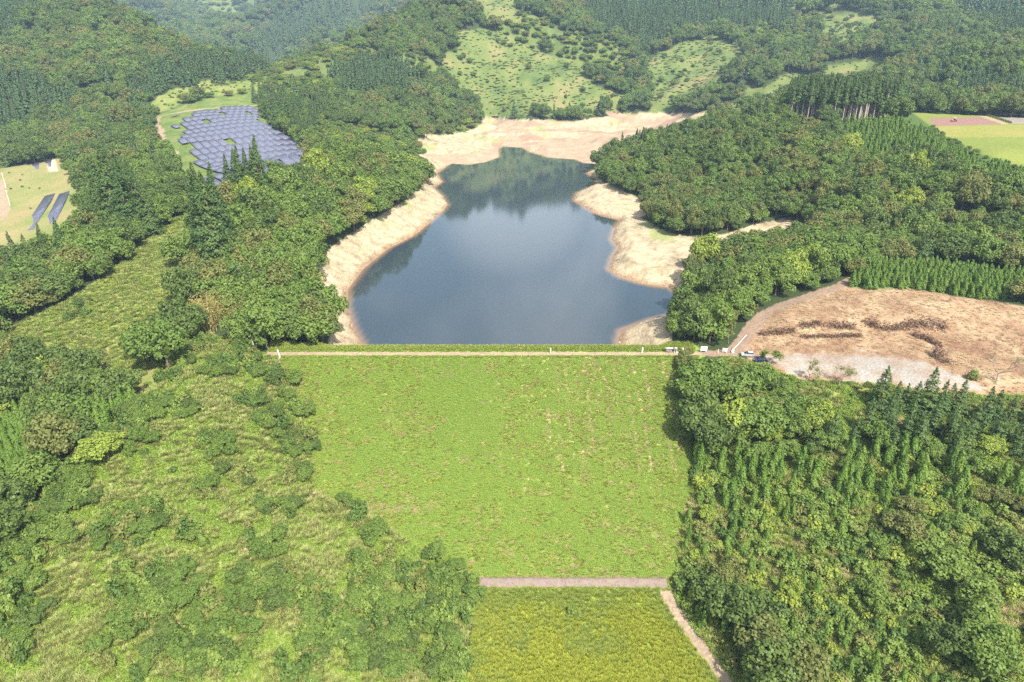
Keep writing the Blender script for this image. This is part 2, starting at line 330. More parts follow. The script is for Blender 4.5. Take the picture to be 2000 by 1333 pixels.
dg = np.exp(-((ppx - 905 - (ppy - 760) * .25) / 60) ** 2) * sstep(1000, 740, ppy)
dam_c = dam_c * (1 - .45 * dg[:, None]) + L3(.055, .13, .03) * .45 * dg[:, None]
setc('dam', dam_c)
setc('crest', np.where(((GY > 199.6) & (GY < 202.4))[:, None], ramp(n2, L3(.22, .16, .115), L3(.31, .24, .16)), grass_c))
setc('spur', ramp(.5 + 1.5 * (n1 - .5), L3(.12, .17, .04), L3(.19, .225, .065), L3(.27, .26, .105)))
setc('lower_field', ramp(.5 + 1.6 * (n3 - .5) + .5 * (n2 - .5), L3(.15, .22, .03), L3(.22, .24, .03), L3(.25, .23, .035)))
setc('slope_scrub', ramp(n1, L3(.07, .1, .025), L3(.16, .18, .05), L3(.3, .25, .12)))
setc('slope_trees', ramp(n1, L3(.05, .07, .02), L3(.09, .12, .03)))
cl = ramp(.5 + 1.5 * (n1 - .5) + .5 * (n2 - .5) + .6 * (n3 - .5), L3(.155, .086, .05), L3(.22, .14, .083), L3(.27, .188, .113), L3(.30, .23, .14))
setc('cleared', cl)
pk = inpoly(ppx + (n1 - .5) * 30, ppy + (n2 - .5) * 8, Z['parking']) & (rr < 240) & (zi == ZN['cleared'])
_kk = np.where((rr < 260) & (zi == ZN['cleared']))[0]; _pd2 = np.where(inpoly(ppx[_kk], ppy[_kk], Z['parking']), 1, -1) * polydist(ppx[_kk], ppy[_kk] , Z['parking'])
_w = sstep(-5, 9, _pd2 + (n1[_kk] - .5) * 26 + (n2[_kk] - .5) * 10)[:, None] * (.55 + .45 * sstep(.38, .55, n1[_kk]))[:, None]
col[_kk] = col[_kk] * (1 - _w) + _w * ramp(n3 * .5 + n2 * .5, L3(.20, .18, .15), L3(.27, .255, .23))[_kk]
setc('road', ramp(n2 * .5 + .5 * n1, L3(.15, .108, .085), L3(.26, .185, .125)))
sandc = ramp(.5 + .9 * (fbm(GX / 14, GY / 5, 91) - .5) + .6 * (n2 - .5), L3(.285, .225, .135), L3(.375, .305, .195), L3(.425, .355, .24))
wet = .85 * sstep(3.2, 0.6, SDL2 + (n1 - .5) * 3)[:, None]
sandc = sandc * (1 - wet) + L3(.24, .155, .09) * wet
band = (.5 + .5 * np.sin(GZ * 11 + 2 * n1)) * .17 + .22 * sstep(.5, .75, fbm(GX / 3, GY / 3, 19)) + .2 * sstep(.16, .02, np.abs(2 * fbm(GX / 11, GY / 11, 18, 3) - 1))
sandc *= (1 - band)[:, None]
mud = (sstep(.45, .6, fbm(GX / 60, GY / 16, 95)) * (GY > 690) * (GX > -20))[:, None]
sandc = sandc * (1 - mud) + L3(.25, .165, .118) * mud
grassy = (sstep(.60, .72, fbm(GX / 16, GY / 16, 97)) * sstep(9, 18, SDL2))[:, None] * .8
sandc = sandc * (1 - grassy) + L3(.2, .24, .08) * grassy
jx_, jy_ = (n1 - .5) * 22, (n2 - .5) * 5
for pl in ([(965,236),(1032,238),(1012,262),(1018,280),(1038,298),(980,290),(992,268),(972,250)], [(1040,298),(1066,270),(1100,276),(1130,262),(1200,262),(1262,258),(1228,296),(1172,322),(1100,314)], [(812,298),(870,303),(935,299),(968,288),(978,308),(940,320),(885,326),(855,314)], [(1090,250),(1150,246),(1240,246),(1180,254),(1110,258)]):
    k = (inpoly(ppx + jx_, ppy + jy_, pl) & (GY > 500))[:, None]; sandc = np.where(k, ramp(n1 * .7 + n2 * .3, L3(.20, .14, .095), L3(.28, .21, .14), L3(.36, .285, .19)), sandc)
setc('sand', sandc); setc('water', L3(.2, .14, .09))
for nme in ('solar', 'saddle', 'corridor'):
    setc(nme, ramp(.5 + 1.4 * (n1 - .5) + .5 * (n3 - .5), L3(.08, .125, .03), L3(.135, .17, .04), L3(.2, .19, .075)))
setc('solar', ramp(.5 + 1.4 * (n1 - .5), L3(.06, .10, .025), L3(.105, .145, .035), L3(.16, .165, .06)))  # grass colour darkened here to paint in shade under the tables
setc('olive', ramp(.5 + 1.5 * (n1 - .5), L3(.10, .13, .035), L3(.17, .19, .05), L3(.22, .2, .08)))
setc('plantation', L3(.08, .12, .03)); setc('plantation2', L3(.08, .12, .03))
for nme in ('clearing1', 'clearing2', 'meadow', 'meadow2', 'meadow3', 'ridge_bare'):
    setc(nme, ramp(.5 + 1.5 * (n3 - .5) + .6 * (n1 - .5), L3(.055, .088, .026), L3(.09, .122, .034), L3(.12, .142, .042), L3(.18, .15, .07)))
setc('margin', L3(.06, .1, .025)); setc('young_hill', L3(.07, .11, .03)); setc('young_strip', L3(.09, .13, .035)); setc('tall_stand', L3(.06, .07, .03))
fl = zi == ZN['fields']
fc = ramp(n3, L3(.125, .16, .033), L3(.165, .185, .042))
p1 = inpoly(ppx, ppy, [(1812,232),(1910,229),(1960,243),(1828,247)]); fc[p1] = L3(.20, .115, .095)
p2 = inpoly(ppx, ppy, [(1872,207),(2300,216),(2300,241),(1978,242)]); fc[p2] = ramp(n2, L3(.17, .145, .13), L3(.24, .2, .17))[p2]
p3 = inpoly(ppx, ppy, [(1815,247),(2300,241),(2300,268),(1850,268)]); fc[p3] = ramp(n3, L3(.17, .18, .04), L3(.22, .2, .06))[p3]
p4 = inpoly(ppx, ppy, [(1757,203),(1862,203),(1874,207),(1972,243),(1958,243),(1860,208),(1772,208)]); fc[p4] = L3(.28, .2, .13)
col[fl] = fc[fl]
fa = ramp(.5 + 1.5 * (n3 - .5), L3(.13, .17, .045), L3(.2, .19, .075), L3(.26, .2, .1)); setc('farmland', fa)
pp = inpoly(ppx, ppy, [(35,302),(70,302),(62,311),(38,312)]) | inpoly(ppx, ppy, [(92,307),(108,306),(112,335),(96,336)]); col[pp & (zi == ZN['farmland'])] = L3(.42, .34, .24)
for pl, w in ((TRACK, 2.6), (FPATH, 1.5), (LROAD, 3.5)):
    mm = (rr < 900); k = np.where(mm)[0]; dd = polydist(GX[k], GY[k], pl, False); k = k[dd < w * (.65 + .7 * n1[k])]; col[k] = L3(.26, .20, .135) * (.85 + .3 * n2[k, None])

def nm(name):
    m_ = bpy.data.materials.new(name); m_.use_nodes = True
    m_.node_tree.nodes.clear(); return m_, m_.node_tree.nodes, m_.node_tree.links
def tag(o, label=None, cat=None, group=None, kind=None):
    if label: o['label'] = label
    if cat: o['category'] = cat
    if group: o['group'] = group
    if kind: o['kind'] = kind
    return o
def mesh_np(name, V, F, mats=(), smooth=False):
    me = bpy.data.meshes.new(name); V = np.asarray(V, np.float32); F = np.asarray(F, np.int32); k = F.shape[1]
    me.vertices.add(len(V)); me.vertices.foreach_set('co', V.ravel())
    me.loops.add(F.size); me.loops.foreach_set('vertex_index', F.ravel())
    me.polygons.add(len(F)); me.polygons.foreach_set('loop_start', np.arange(0, F.size, k, dtype=np.int32))
    me.update(calc_edges=True); me.validate()
    if smooth: me.polygons.foreach_set('use_smooth', np.ones(len(F), bool))
    for m_ in mats: me.materials.append(m_)
    return me
def link(name, me, parent=None):
    o = bpy.data.objects.new(name, me); C.objects.link(o)
    if parent: o.parent = parent
    return o
def empty(name, loc, rz=0):
    o = bpy.data.objects.new(name, None); C.objects.link(o); o.location = loc; o.rotation_euler = (0, 0, rz); o.empty_display_size = .5
    return o

# ground material: land-cover colour, broken up by fine noise
gm, N, Lk = nm('ground_cover')
out = N.new('ShaderNodeOutputMaterial'); bs = N.new('ShaderNodeBsdfPrincipled'); bs.inputs['Roughness'].default_value = .95
bs.inputs['Specular IOR Level'].default_value = .1
at = N.new('ShaderNodeAttribute'); at.attribute_name = 'cover'
geo = N.new('ShaderNodeNewGeometry')
na = N.new('ShaderNodeTexNoise'); na.inputs['Scale'].default_value = 1.4; na.inputs['Detail'].default_value = 6; na.inputs['Roughness'].default_value = .7
mr = N.new('ShaderNodeMapRange'); mr.inputs[1].default_value = .3; mr.inputs[2].default_value = .7; mr.inputs[3].default_value = .62; mr.inputs[4].default_value = 1.3
mu = N.new('ShaderNodeMixRGB'); mu.blend_type = 'MULTIPLY'; mu.inputs[0].default_value = 1
nb = N.new('ShaderNodeTexNoise'); nb.inputs['Scale'].default_value = .35; nb.inputs['Detail'].default_value = 9; nb.inputs['Roughness'].default_value = .65
bp = N.new('ShaderNodeBump'); bp.inputs['Strength'].default_value = .55; bp.inputs['Distance'].default_value = 1.0
Lk.new(geo.outputs['Position'], na.inputs['Vector']); Lk.new(geo.outputs['Position'], nb.inputs['Vector'])
Lk.new(na.outputs['Fac'], mr.inputs[0]); Lk.new(at.outputs['Color'], mu.inputs[1]); Lk.new(mr.outputs[0], mu.inputs[2])
Lk.new(mu.outputs[0], bs.inputs['Base Color']); Lk.new(nb.outputs['Fac'], bp.inputs['Height']); Lk.new(bp.outputs[0], bs.inputs['Normal'])
Lk.new(bs.outputs[0], out.inputs[0])
ii = np.arange(RN - 1)[:, None] * TN + np.arange(TN - 1)[None]
F = np.stack([ii, ii + 1, ii + TN + 1, ii + TN], -1).reshape(-1, 4)[:, ::-1]
gme = mesh_np('ground', np.c_[GX, GY, GZ], F[:, ::-1], [gm], True)
ca = gme.color_attributes.new('cover', 'FLOAT_COLOR', 'POINT')
ca.data.foreach_set('color', np.c_[col, np.ones(len(col))].astype(np.float32).ravel())
tag(link('ground', gme), kind='structure')

# water
wm, N, Lk = nm('reservoir_water')
out = N.new('ShaderNodeOutputMaterial'); bs = N.new('ShaderNodeBsdfPrincipled')
bs.inputs['Roughness'].default_value = .045; bs.inputs['IOR'].default_value = 1.333
at = N.new('ShaderNodeAttribute'); at.attribute_name = 'shallow'
mixc = N.new('ShaderNodeMixRGB'); mixc.inputs[1].default_value = (.026, .038, .046, 1); mixc.inputs[2].default_value = (.27, .165, .085, 1)
geo = N.new('ShaderNodeNewGeometry'); nb = N.new('ShaderNodeTexNoise'); nb.inputs['Scale'].default_value = .9; nb.inputs['Detail'].default_value = 3
bp = N.new('ShaderNodeBump'); bp.inputs['Strength'].default_value = .05; bp.inputs['Distance'].default_value = .15
Lk.new(geo.outputs['Position'], nb.inputs['Vector']); Lk.new(nb.outputs['Fac'], bp.inputs['Height']); Lk.new(bp.outputs[0], bs.inputs['Normal'])
Lk.new(at.outputs['Fac'], mixc.inputs[0]); Lk.new(mixc.outputs[0], bs.inputs['Base Color']); Lk.new(bs.outputs[0], out.inputs[0])
gx, gy = np.meshgrid(np.arange(-150, 160, 2.0), np.arange(208, 760, 2.0)); sh = gx.shape
fx, fy = gx.ravel(), gy.ravel()
d = polydist(fx, fy, LAKE); i2 = inpoly(fx, fy, LAKE); sdw = np.where(i2, d, -d)
idx = (np.arange(sh[0] - 1)[:, None] * sh[1] + np.arange(sh[1] - 1)[None])
Fw = np.stack([idx, idx + 1, idx + sh[1] + 1, idx + sh[1]], -1).reshape(-1, 4)
Fw = Fw[(sdw[Fw] > -4).any(1)]
used, inv = np.unique(Fw, return_inverse=True)
wme = mesh_np('water', np.c_[fx, fy, np.full(fx.shape, WATER)][used], inv.reshape(-1, 4), [wm])
sa = wme.attributes.new('shallow', 'FLOAT', 'POINT'); sa.data.foreach_set('value', (.6 * sstep(3.2, 0, sdw[used])).astype(np.float32))
tag(link('water', wme), kind='structure')

# ------------------------------------------------------------------ foliage materials and plant meshes
def foliage(name, c0, c1, trans=.3, rnd=.35):
    m_, N, Lk = nm(name)
    out = N.new('ShaderNodeOutputMaterial'); oi = N.new('ShaderNodeObjectInfo'); ge = N.new('ShaderNodeNewGeometry')
    mx = N.new('ShaderNodeMixRGB'); mx.inputs[1].default_value = (*c0, 1); mx.inputs[2].default_value = (*c1, 1)
    ad = N.new('ShaderNodeMath'); ad.operation = 'MULTIPLY_ADD'; ad.inputs[1].default_value = .6; ad.use_clamp = True
    ml = N.new('ShaderNodeMath'); ml.operation = 'MULTIPLY'; ml.inputs[1].default_value = .4
    Lk.new(ge.outputs['Random Per Island'], ml.inputs[0]); Lk.new(oi.outputs['Random'], ad.inputs[0]); Lk.new(ml.outputs[0], ad.inputs[2])
    Lk.new(ad.outputs[0], mx.inputs[0])
    df = N.new('ShaderNodeBsdfPrincipled'); df.inputs['Roughness'].default_value = .55; df.inputs['Specular IOR Level'].default_value = .25
    tr = N.new('ShaderNodeBsdfTranslucent'); ms = N.new('ShaderNodeMixShader'); ms.inputs[0].default_value = trans
    hs = N.new('ShaderNodeHueSaturation'); hs.inputs['Value'].default_value = 1.25; hs.inputs['Saturation'].default_value = 1.1
    Lk.new(mx.outputs[0], df.inputs['Base Color']); Lk.new(mx.outputs[0], hs.inputs['Color']); Lk.new(hs.outputs[0], tr.inputs['Color'])
    Lk.new(df.outputs[0], ms.inputs[1]); Lk.new(tr.outputs[0], ms.inputs[2]); Lk.new(ms.outputs[0], out.inputs[0])
    return m_
def plain(name, c, rough=.7, noise=0, scale=4, metal=0):
    m_, N, Lk = nm(name)
    out = N.new('ShaderNodeOutputMaterial'); bs = N.new('ShaderNodeBsdfPrincipled')
    bs.inputs['Base Color'].default_value = (*c, 1); bs.inputs['Roughness'].default_value = rough; bs.inputs['Metallic'].default_value = metal
    if noise:
        tcn = N.new('ShaderNodeTexCoord'); nn = N.new('ShaderNodeTexNoise'); nn.inputs['Scale'].default_value = scale; nn.inputs['Detail'].default_value = 5
        mrr = N.new('ShaderNodeMapRange'); mrr.inputs[1].default_value = .3; mrr.inputs[2].default_value = .7; mrr.inputs[3].default_value = 1 - noise; mrr.inputs[4].default_value = 1 + noise
        mm = N.new('ShaderNodeMixRGB'); mm.blend_type = 'MULTIPLY'; mm.inputs[0].default_value = 1; mm.inputs[1].default_value = (*c, 1)
        Lk.new(tcn.outputs['Object'], nn.inputs['Vector']); Lk.new(nn.outputs['Fac'], mrr.inputs[0]); Lk.new(mrr.outputs[0], mm.inputs[2]); Lk.new(mm.outputs[0], bs.inputs['Base Color'])
    Lk.new(bs.outputs[0], out.inputs[0]); return m_
BARK = plain('bark', (.13, .095, .07), .9, .35, 3)
PALEBARK = plain('pale_bark', (.34, .29, .24), .9, .3, 3)
TINTS = ['dark green', 'mid green', 'olive green', 'yellow-green']
TM = [foliage('leaves_dark', (.062, .102, .022), (.105, .150, .032)),
      foliage('leaves_mid', (.088, .148, .026), (.135, .192, .036)),
      foliage('leaves_olive', (.100, .125, .030), (.165, .170, .045)),
      foliage('leaves_yellow', (.16, .22, .032), (.22, .27, .042))]
CONM = foliage('needles', (.042, .084, .020), (.075, .122, .027), .2)
CONFAR = foliage('needles_far', (.048, .096, .03), (.075, .125, .04), .15)
YCM = foliage('young_needles', (.09, .17, .024), (.14, .215, .034), .3)
SHM = [foliage('shrub_dark', (.062, .110, .020), (.10, .158, .03)), foliage('shrub_mid', (.115, .175, .03), (.165, .225, .045)),
       foliage('shrub_olive', (.125, .15, .035), (.175, .19, .05)), foliage('shrub_yellow', (.16, .215, .03), (.22, .26, .04))]
GRM = foliage('grass_blades', (.185, .245, .038), (.25, .29, .055), .3)
GRD = foliage('grass_weeds', (.138, .212, .028), (.19, .26, .04), .3)
TGM = foliage('tall_grass', (.205, .245, .062), (.28, .305, .095), .3)
TGY = foliage('tall_grass_yellow', (.265, .315, .034), (.35, .36, .05), .4)
STM = foliage('straw', (.29, .225, .11), (.37, .295, .16), .15)
BAM = foliage('bamboo_leaves', (.24, .22, .06), (.36, .30, .11), .3)

def cards(cent, norm, size, r, asp=(.6, 1.0)):
    """leaf sprays: a rhombus-like quad at every centre, turned to its normal"""
    n = len(cent); norm = norm / np.maximum(np.linalg.norm(norm, axis=1, keepdims=True), 1e-6)
    t = r.normal(size=(n, 3)); t -= (t * norm).sum(1, keepdims=True) * norm; t /= np.maximum(np.linalg.norm(t, axis=1, keepdims=True), 1e-6)
    b = np.cross(norm, t); s = size[:, None]; a = r.uniform(*asp, (n, 1))
    V = np.stack([cent - t * s, cent - b * s * a + norm * s * .15, cent + t * s * r.uniform(.7, 1.2, (n, 1)) - norm * s * .2, cent + b * s * a + norm * s * .1], 1).reshape(-1, 3)
    return V, np.arange(4 * n).reshape(-1, 4)
def tube(p0, p1, r0, r1, k=6):
    p0 = np.array(p0, float); p1 = np.array(p1, float); d = p1 - p0; d /= max(np.linalg.norm(d), 1e-6)
    u = np.cross(d, [0, 0, 1] if abs(d[2]) < .9 else [1, 0, 0]); u /= np.linalg.norm(u); v = np.cross(d, u)
    a = np.linspace(0, 2 * math.pi, k, endpoint=False)
    ring = np.cos(a)[:, None] * u + np.sin(a)[:, None] * v
    V = np.r_[p0 + ring * r0, p1 + ring * r1]; i = np.arange(k); j = (i + 1) % k
    return V, np.stack([i, j, j + k, i + k], 1)
def join(parts):
    Vs, Fs, o = [], [], 0
    for V, F in parts: Vs.append(V); Fs.append(F + o); o += len(V)
    return np.concatenate(Vs), np.concatenate(Fs)
def rdir(r, n, up=-.2):
    v = r.normal(size=(n * 3, 3)); v /= np.linalg.norm(v, axis=1, keepdims=True); return v[v[:, 2] > up][:n]

def broadleaf(seed, flat=1.0, n_lobes=46, leaves=105, leaf=.34):
    """crown ~5 m radius standing on a 10 m high dome; returns crown and trunk arrays"""
    r = np.random.default_rng(seed)
    a0 = r.uniform(0, 6.28); ell = r.uniform(.7, 1.4); off = r.normal(0, .8, (4, 3)) * (1, 1, .5)
    dirs = rdir(r, n_lobes, -.5); cen = []
    parts, tparts = [], []
    base = np.array([0, 0, 5.0])
    for dv in dirs:
        k = r.uniform(.5, 1.0)
        c = base + dv * np.array([4.6 * ell, 4.6 / ell, 3.7 * flat]) * k + r.normal(0, .25, 3) + off[r.integers(4)]
        rl = r.uniform(.85, 2.1)
        dd = rdir(r, int(leaves * rl / 1.4), -.75)
        pos = c + dd * rl * r.uniform(.72, 1.08, (len(dd), 1)) * np.array([1, 1, .78])
        no = dd * .8 + np.array([0, 0, .45]) + r.normal(0, .38, dd.shape)
        parts.append(cards(pos, no, r.uniform(.6, 1.25, len(dd)) * leaf, r)); cen.append(c)
    nn = 160; dd = rdir(r, nn, -.6); pos = base + dd * np.array([4.2 * ell, 4.2 / ell, 3.0 * flat]) * r.uniform(.3, .7, (len(dd), 1))
    parts.append(cards(pos, dd + r.normal(0, .5, dd.shape), np.full(len(dd), leaf * 1.7), r))
    lean = r.normal(0, .25, 2); top = np.array([lean[0], lean[1], 4.4])
    tparts.append(tube((0, 0, -1.5), (lean[0] * .5, lean[1] * .5, 2.4), .32, .25)); tparts.append(tube((lean[0] * .5, lean[1] * .5, 2.4), top, .25, .17))
    for i in r.choice(len(cen), 9, False): tparts.append(tube(top * r.uniform(.55, 1), cen[i], .13, .04, 5))
    return join(parts), join(tparts)
def cedar(seed, bare=.12, slim=.2, tiers=16, leaf=.42, H0=16.0):
    r = np.random.default_rng(seed); parts = []; tp = [tube((0, 0, -1.5), (0, 0, H0 * .55), .3, .2), tube((0, 0, H0 * .55), (r.normal(0, .1), r.normal(0, .1), H0 * .98), .2, .03)]
    for i in range(tiers * 7):
        t = (i + r.uniform(0, 1)) / (tiers * 7); z = H0 * (bare + (1 - bare) * t)
        rad = H0 * slim * (1 - t) ** (.95 if tiers > 20 else .8) * (.55 + .45 * min(1, t * 5 + .3)) * r.uniform(.72, 1.15) + .12
        a = r.uniform(0, 6.28); n = max(5, int(6 + rad * (13 if tiers > 20 else 6.0)))
        u = np.sqrt(r.uniform(.12, 1, n)); aa = a + r.normal(0, .26, n)
        pos = np.c_[np.cos(aa) * rad * u, np.sin(aa) * rad * u, z - u * rad * .28 + r.normal(0, .16, n)]
        no = np.c_[np.cos(aa), np.sin(aa), np.full(n, .9)] + r.normal(0, .4, (n, 3))
        parts.append(cards(pos, no, r.uniform(.6, 1.2, n) * leaf * (.65 + .35 * (1 - t)), r, (.35, .75)))
        if i % 6 == 0 and rad > .6: tp.append(tube((0, 0, z), (math.cos(a) * rad * .7, math.sin(a) * rad * .7, z - rad * .12), .05, .02, 4))
    return join(parts), join(tp)
def youngcyp(seed):
    """slim flame-shaped young conifer 4 m tall"""
    r = np.random.default_rng(seed); n = 760
    t = r.uniform(0.02, 1, n) ** .85; rad = (.95 * (1 - t) ** .7 * (.6 + .4 * np.minimum(1, t * 6)) + .04) * r.uniform(.75, 1.12, n); a = r.uniform(0, 6.28, n)
    rad *= 1 + .22 * np.sin(a * 3 + t * 9 + seed)
    pos = np.c_[np.cos(a) * rad, np.sin(a) * rad, t * 4.0]; no = np.c_[np.cos(a), np.sin(a), np.full(n, .5)] + r.normal(0, .35, (n, 3))
    return cards(pos, no, r.uniform(.09, .2, n), r), tube((0, 0, -.5), (0, 0, 3.6), .07, .02, 5)
def shrub(seed, nl=9, leaves=60):
    """irregular bush about 1.6 m radius"""
    r = np.random.default_rng(seed); parts = []; tp = []
    for i in range(nl):
        a = r.uniform(0, 6.28); q = r.uniform(.1, 1.15); c = np.array([math.cos(a) * q, math.sin(a) * q, r.uniform(.5, 1.5) * (1 - .25 * q)]); rl = r.uniform(.42, .8)
        dd = rdir(r, leaves, -.6); pos = c + dd * rl * r.uniform(.65, 1.12, (len(dd), 1)); no = dd * .7 + np.array([0, 0, .5]) + r.normal(0, .4, dd.shape)
        parts.append(cards(pos, no, r.uniform(.12, .25, len(dd)), r)); tp.append(tube((0, 0, -.4), c, .05, .02, 4))
    return join(parts), join(tp)
def tuft(seed, n=26, h=.5, sp=.35, w=.03, bend=.5):
    r = np.random.default_rng(seed); V = []; F = []
    for i in range(n):
        a = r.uniform(0, 6.28); q = r.uniform(0, sp); b = np.array([math.cos(a) * q, math.sin(a) * q, -.05]); hh = h * r.uniform(.55, 1.15); a2 = a + r.normal(0, .8)
        o = np.array([math.cos(a2), math.sin(a2), 0]); s = np.array([-o[1], o[0], 0]) * w * r.uniform(.7, 1.4)
        m1 = b + o * hh * bend * .25 + np.array([0, 0, hh * .62]); tpt = b + o * hh * bend * r.uniform(.6, 1.1) + np.array([0, 0, hh * r.uniform(.75, 1)])
        k = len(V); V += [b - s, b + s, m1 + s * .9, m1 - s * .9, tpt + s * .15, tpt - s * .15]; F += [(k, k + 1, k + 2, k + 3), (k + 3, k + 2, k + 4, k + 5)]
    return np.array(V), np.array(F)
def weed(seed, n=30, h=.35, sp=.5, leaf=.1):
    r = np.random.default_rng(seed); a = r.uniform(0, 6.28, n); q = sp * np.sqrt(r.uniform(0, 1, n))
    pos = np.c_[np.cos(a) * q, np.sin(a) * q, h * (1 - .6 * (q / sp) ** 2) * r.uniform(.3, 1, n)]; no = np.c_[np.cos(a) * .5, np.sin(a) * .5, np.ones(n)] + r.normal(0, .45, (n, 3))
    return cards(pos, no, r.uniform(.6, 1.3, n) * leaf, r)
def sticks(seed, n=16, L=1.0):
    r = np.random.default_rng(seed); parts = []
    for i in range(n):
        c = np.append(r.normal(0, .5, 2), r.uniform(0, .3)); d = r.normal(size=3); d[2] *= .3; d *= L * r.uniform(.2, .6) / np.linalg.norm(d); parts.append(tube(c - d, c + d, .03, .015, 4))
    return join(parts)

# library meshes: kind -> list of (crown mesh, trunk mesh)
LIB = {}
def lib(kind, shapes, mats, bark=BARK):
    L_ = []
    for t, mat in enumerate(mats):
        for i, (cr_, tr_) in enumerate(shapes):
            L_.append((mesh_np('crown', *cr_, [mat]), mesh_np('trunk', *tr_, [bark]) if t == 0 else L_[i][1]))
    LIB[kind] = (L_, len(shapes))
lib('broadleaf_tree', [broadleaf(100 + i, flat=[1, .8, 1.2, .7, .95, 1.1, .85][i]) for i in range(7)], TM)
lib('cedar_tree', [cedar(200 + i, slim=[.23, .2, .25, .21][i], bare=.05) for i in range(4)] + [cedar(220 + i, slim=.2, tiers=34, leaf=.26, bare=.03) for i in range(2)], [CONM])
lib('tall_cedar', [cedar(230 + i, bare=.55, slim=.17, tiers=12) for i in range(3)], [CONM], PALEBARK)
lib('far_cedar', [cedar(250 + i, slim=.17, tiers=9, leaf=.7) for i in range(3)], [CONFAR])
lib('young_conifer', [youngcyp(300 + i) for i in range(4)], [YCM])
lib('shrub', [shrub(400 + i) for i in range(5)], SHM)

# ------------------------------------------------------------------ scattering
PL = {k: [] for k in LIB}           # kind -> rows (x, y, z, sx, sz, rot, variant, zone)
def add(kind, x, y, s, sz=None, variant=None, tint=None, zone='', z=None):
    nsh = 4 if kind == 'cedar_tree' and variant is None else LIB[kind][1]; nt = len(LIB[kind][0]) // nsh
    if tint is None: tint = 0
    v = (random.randrange(nsh) if variant is None else variant) + nsh * min(tint, nt - 1)
    PL[kind].append((x, y, float(H(x, y)) if z is None else z, s, sz if sz else s, random.uniform(0, 6.28), v, zone))
def scatter(lo, hi, sp, half=None):
    """jittered grid of ground points between two distances, inside a little more than the field of view"""
    xs = np.arange(-hi * .86, hi * .86, sp); ys = np.arange(20, hi, sp)
    x, y = np.meshgrid(xs, ys); x = x + (np.arange(len(ys)) % 2)[:, None] * sp * .5
    x = (x + rng.uniform(-.36, .36, x.shape) * sp).ravel(); y = (y + rng.uniform(-.36, .36, y.shape) * sp).ravel()
    d = np.hypot(x, y); k = (d >= lo) & (d < hi) & (np.abs(x) < y * .86 + 25); x, y = x[k], y[k]
    zi, z, px, py, dep, sd = full_zone(x, y)
    ok = (px > -140) & (px < 2140) & (py < 1480)
    ok &= visible(x, y, z, 24)
    return x[ok], y[ok], z[ok], zi[ok], px[ok], py[ok], dep[ok], sd[ok]
BMB, BMB2 = hit(415, 640), hit(428, 655)
def clear_of(x, y):
    return (polydist(x, y, ROAD, False) > 5.5) & (polydist(x, y, TRACK, False) > 5) & (polydist(x, y, FPATH, False) > 2.2)
def pick_tint(px, py, d, n):
    # broad patches of tone over the woods
    w = [.44, .36, .18, .02]
    if d > 650: w = [.55, .27, .18, .0]
    elif px > 1300 and py < 520: w = [.46, .28, .24, .02]
    elif px > 1300: w = [.30, .50, .12, .08]
    w = np.array(w) * np.array([1.4 - n, .6 + n, .5 + n, .5 + n]); w /= w.sum()
    return int(np.searchsorted(np.cumsum(w), random.random()).clip(0, 3))
for lo, hi, sp, sc in ((90, 300, 6.0, .92), (300, 520, 6.6, 1.02), (520, 800, 7.8, 1.2), (800, 1300, 10.0, 1.5), (1300, 3600, 18, 2.5)):
    x, y, z, zi, px, py, dep, sd = scatter(lo, hi, sp)
    nn = .5 * fbm(x / 25, y / 25, 131) + .5 * fbm(x / 110, y / 110, 132, 2); sc_ = fbm(x / 130, y / 130, 141, 3); co = clear_of(x, y)
    for i in range(len(x)):
        zn = INV.get(zi[i], ''); s = sc * random.uniform(.68, 1.32)
        if sd[i] < 60 and px[i] < 900 and lo < 800: s *= 1.25
        if zn == '' and ((py[i] > 690 and px[i] > 250) or (1190 < px[i] < 1345 and 222 < py[i] < 280 and y[i] > 600)): continue
        if math.hypot(x[i] - BMB.x, y[i] - BMB.y) < 9 or math.hypot(x[i] - BMB2.x, y[i] - BMB2.y) < 7: continue
        if zn == '' and co[i]:
            if lo < 520 and sd[i] > 70 and random.random() < .05: add('cedar_tree', x[i], y[i], s * .75, s * .9, zone='forest')
            elif lo >= 520 and sc_[i] > .60:
                if random.random() < .8: add('broadleaf_tree', x[i], y[i], s * .6, s * .45, tint=random.choice((1, 1, 2, 3)), zone='forest')
            elif lo >= 520 and random.random() < .12: add('far_cedar', x[i], y[i], s * .85, zone='forest')
            else: add('broadleaf_tree', x[i], y[i], s * (1.12 if nn[i] > .55 else .95), s * random.uniform(.85, 1.25), tint=pick_tint(px[i], py[i], hi, nn[i]), zone='forest')
        elif zn == 'slope_trees' and co[i]:
            q = px[i] / 2000
            if px[i] > 1640 and py[i] < 850: continue
            if random.random() < (.05 if px[i] < 1640 else .4): add('cedar_tree', x[i], y[i], random.uniform(.5, .75), random.uniform(.5, .75), zone=zn)
            else: add('broadleaf_tree', x[i], y[i], random.uniform(.55, .85), tint=pick_tint(px[i], py[i], hi, nn[i]), zone=zn)
        elif zn in ('conifer', 'stand') and lo >= 520 and zn == 'conifer': add('far_cedar', x[i], y[i], s * .72, s * .85, zone=zn)
        elif zn == 'stand': add('cedar_tree' if random.random() < .6 else 'broadleaf_tree', x[i], y[i], random.uniform(.95, 1.3), random.uniform(1.1, 1.5), tint=random.choice((0, 1)), zone=zn)
        elif zn.startswith('clearing') and random.random() < .09: add('broadleaf_tree', x[i], y[i], random.uniform(.4, .8), tint=random.choice((0, 1, 1, 2)), zone=zn)
        elif zn == 'meadow3' and random.random() < .2: add('broadleaf_tree', x[i], y[i], random.uniform(.5, .9), tint=0, zone=zn)
        elif zn == 'spur' and px[i] < 30 and py[i] < 1000: pass
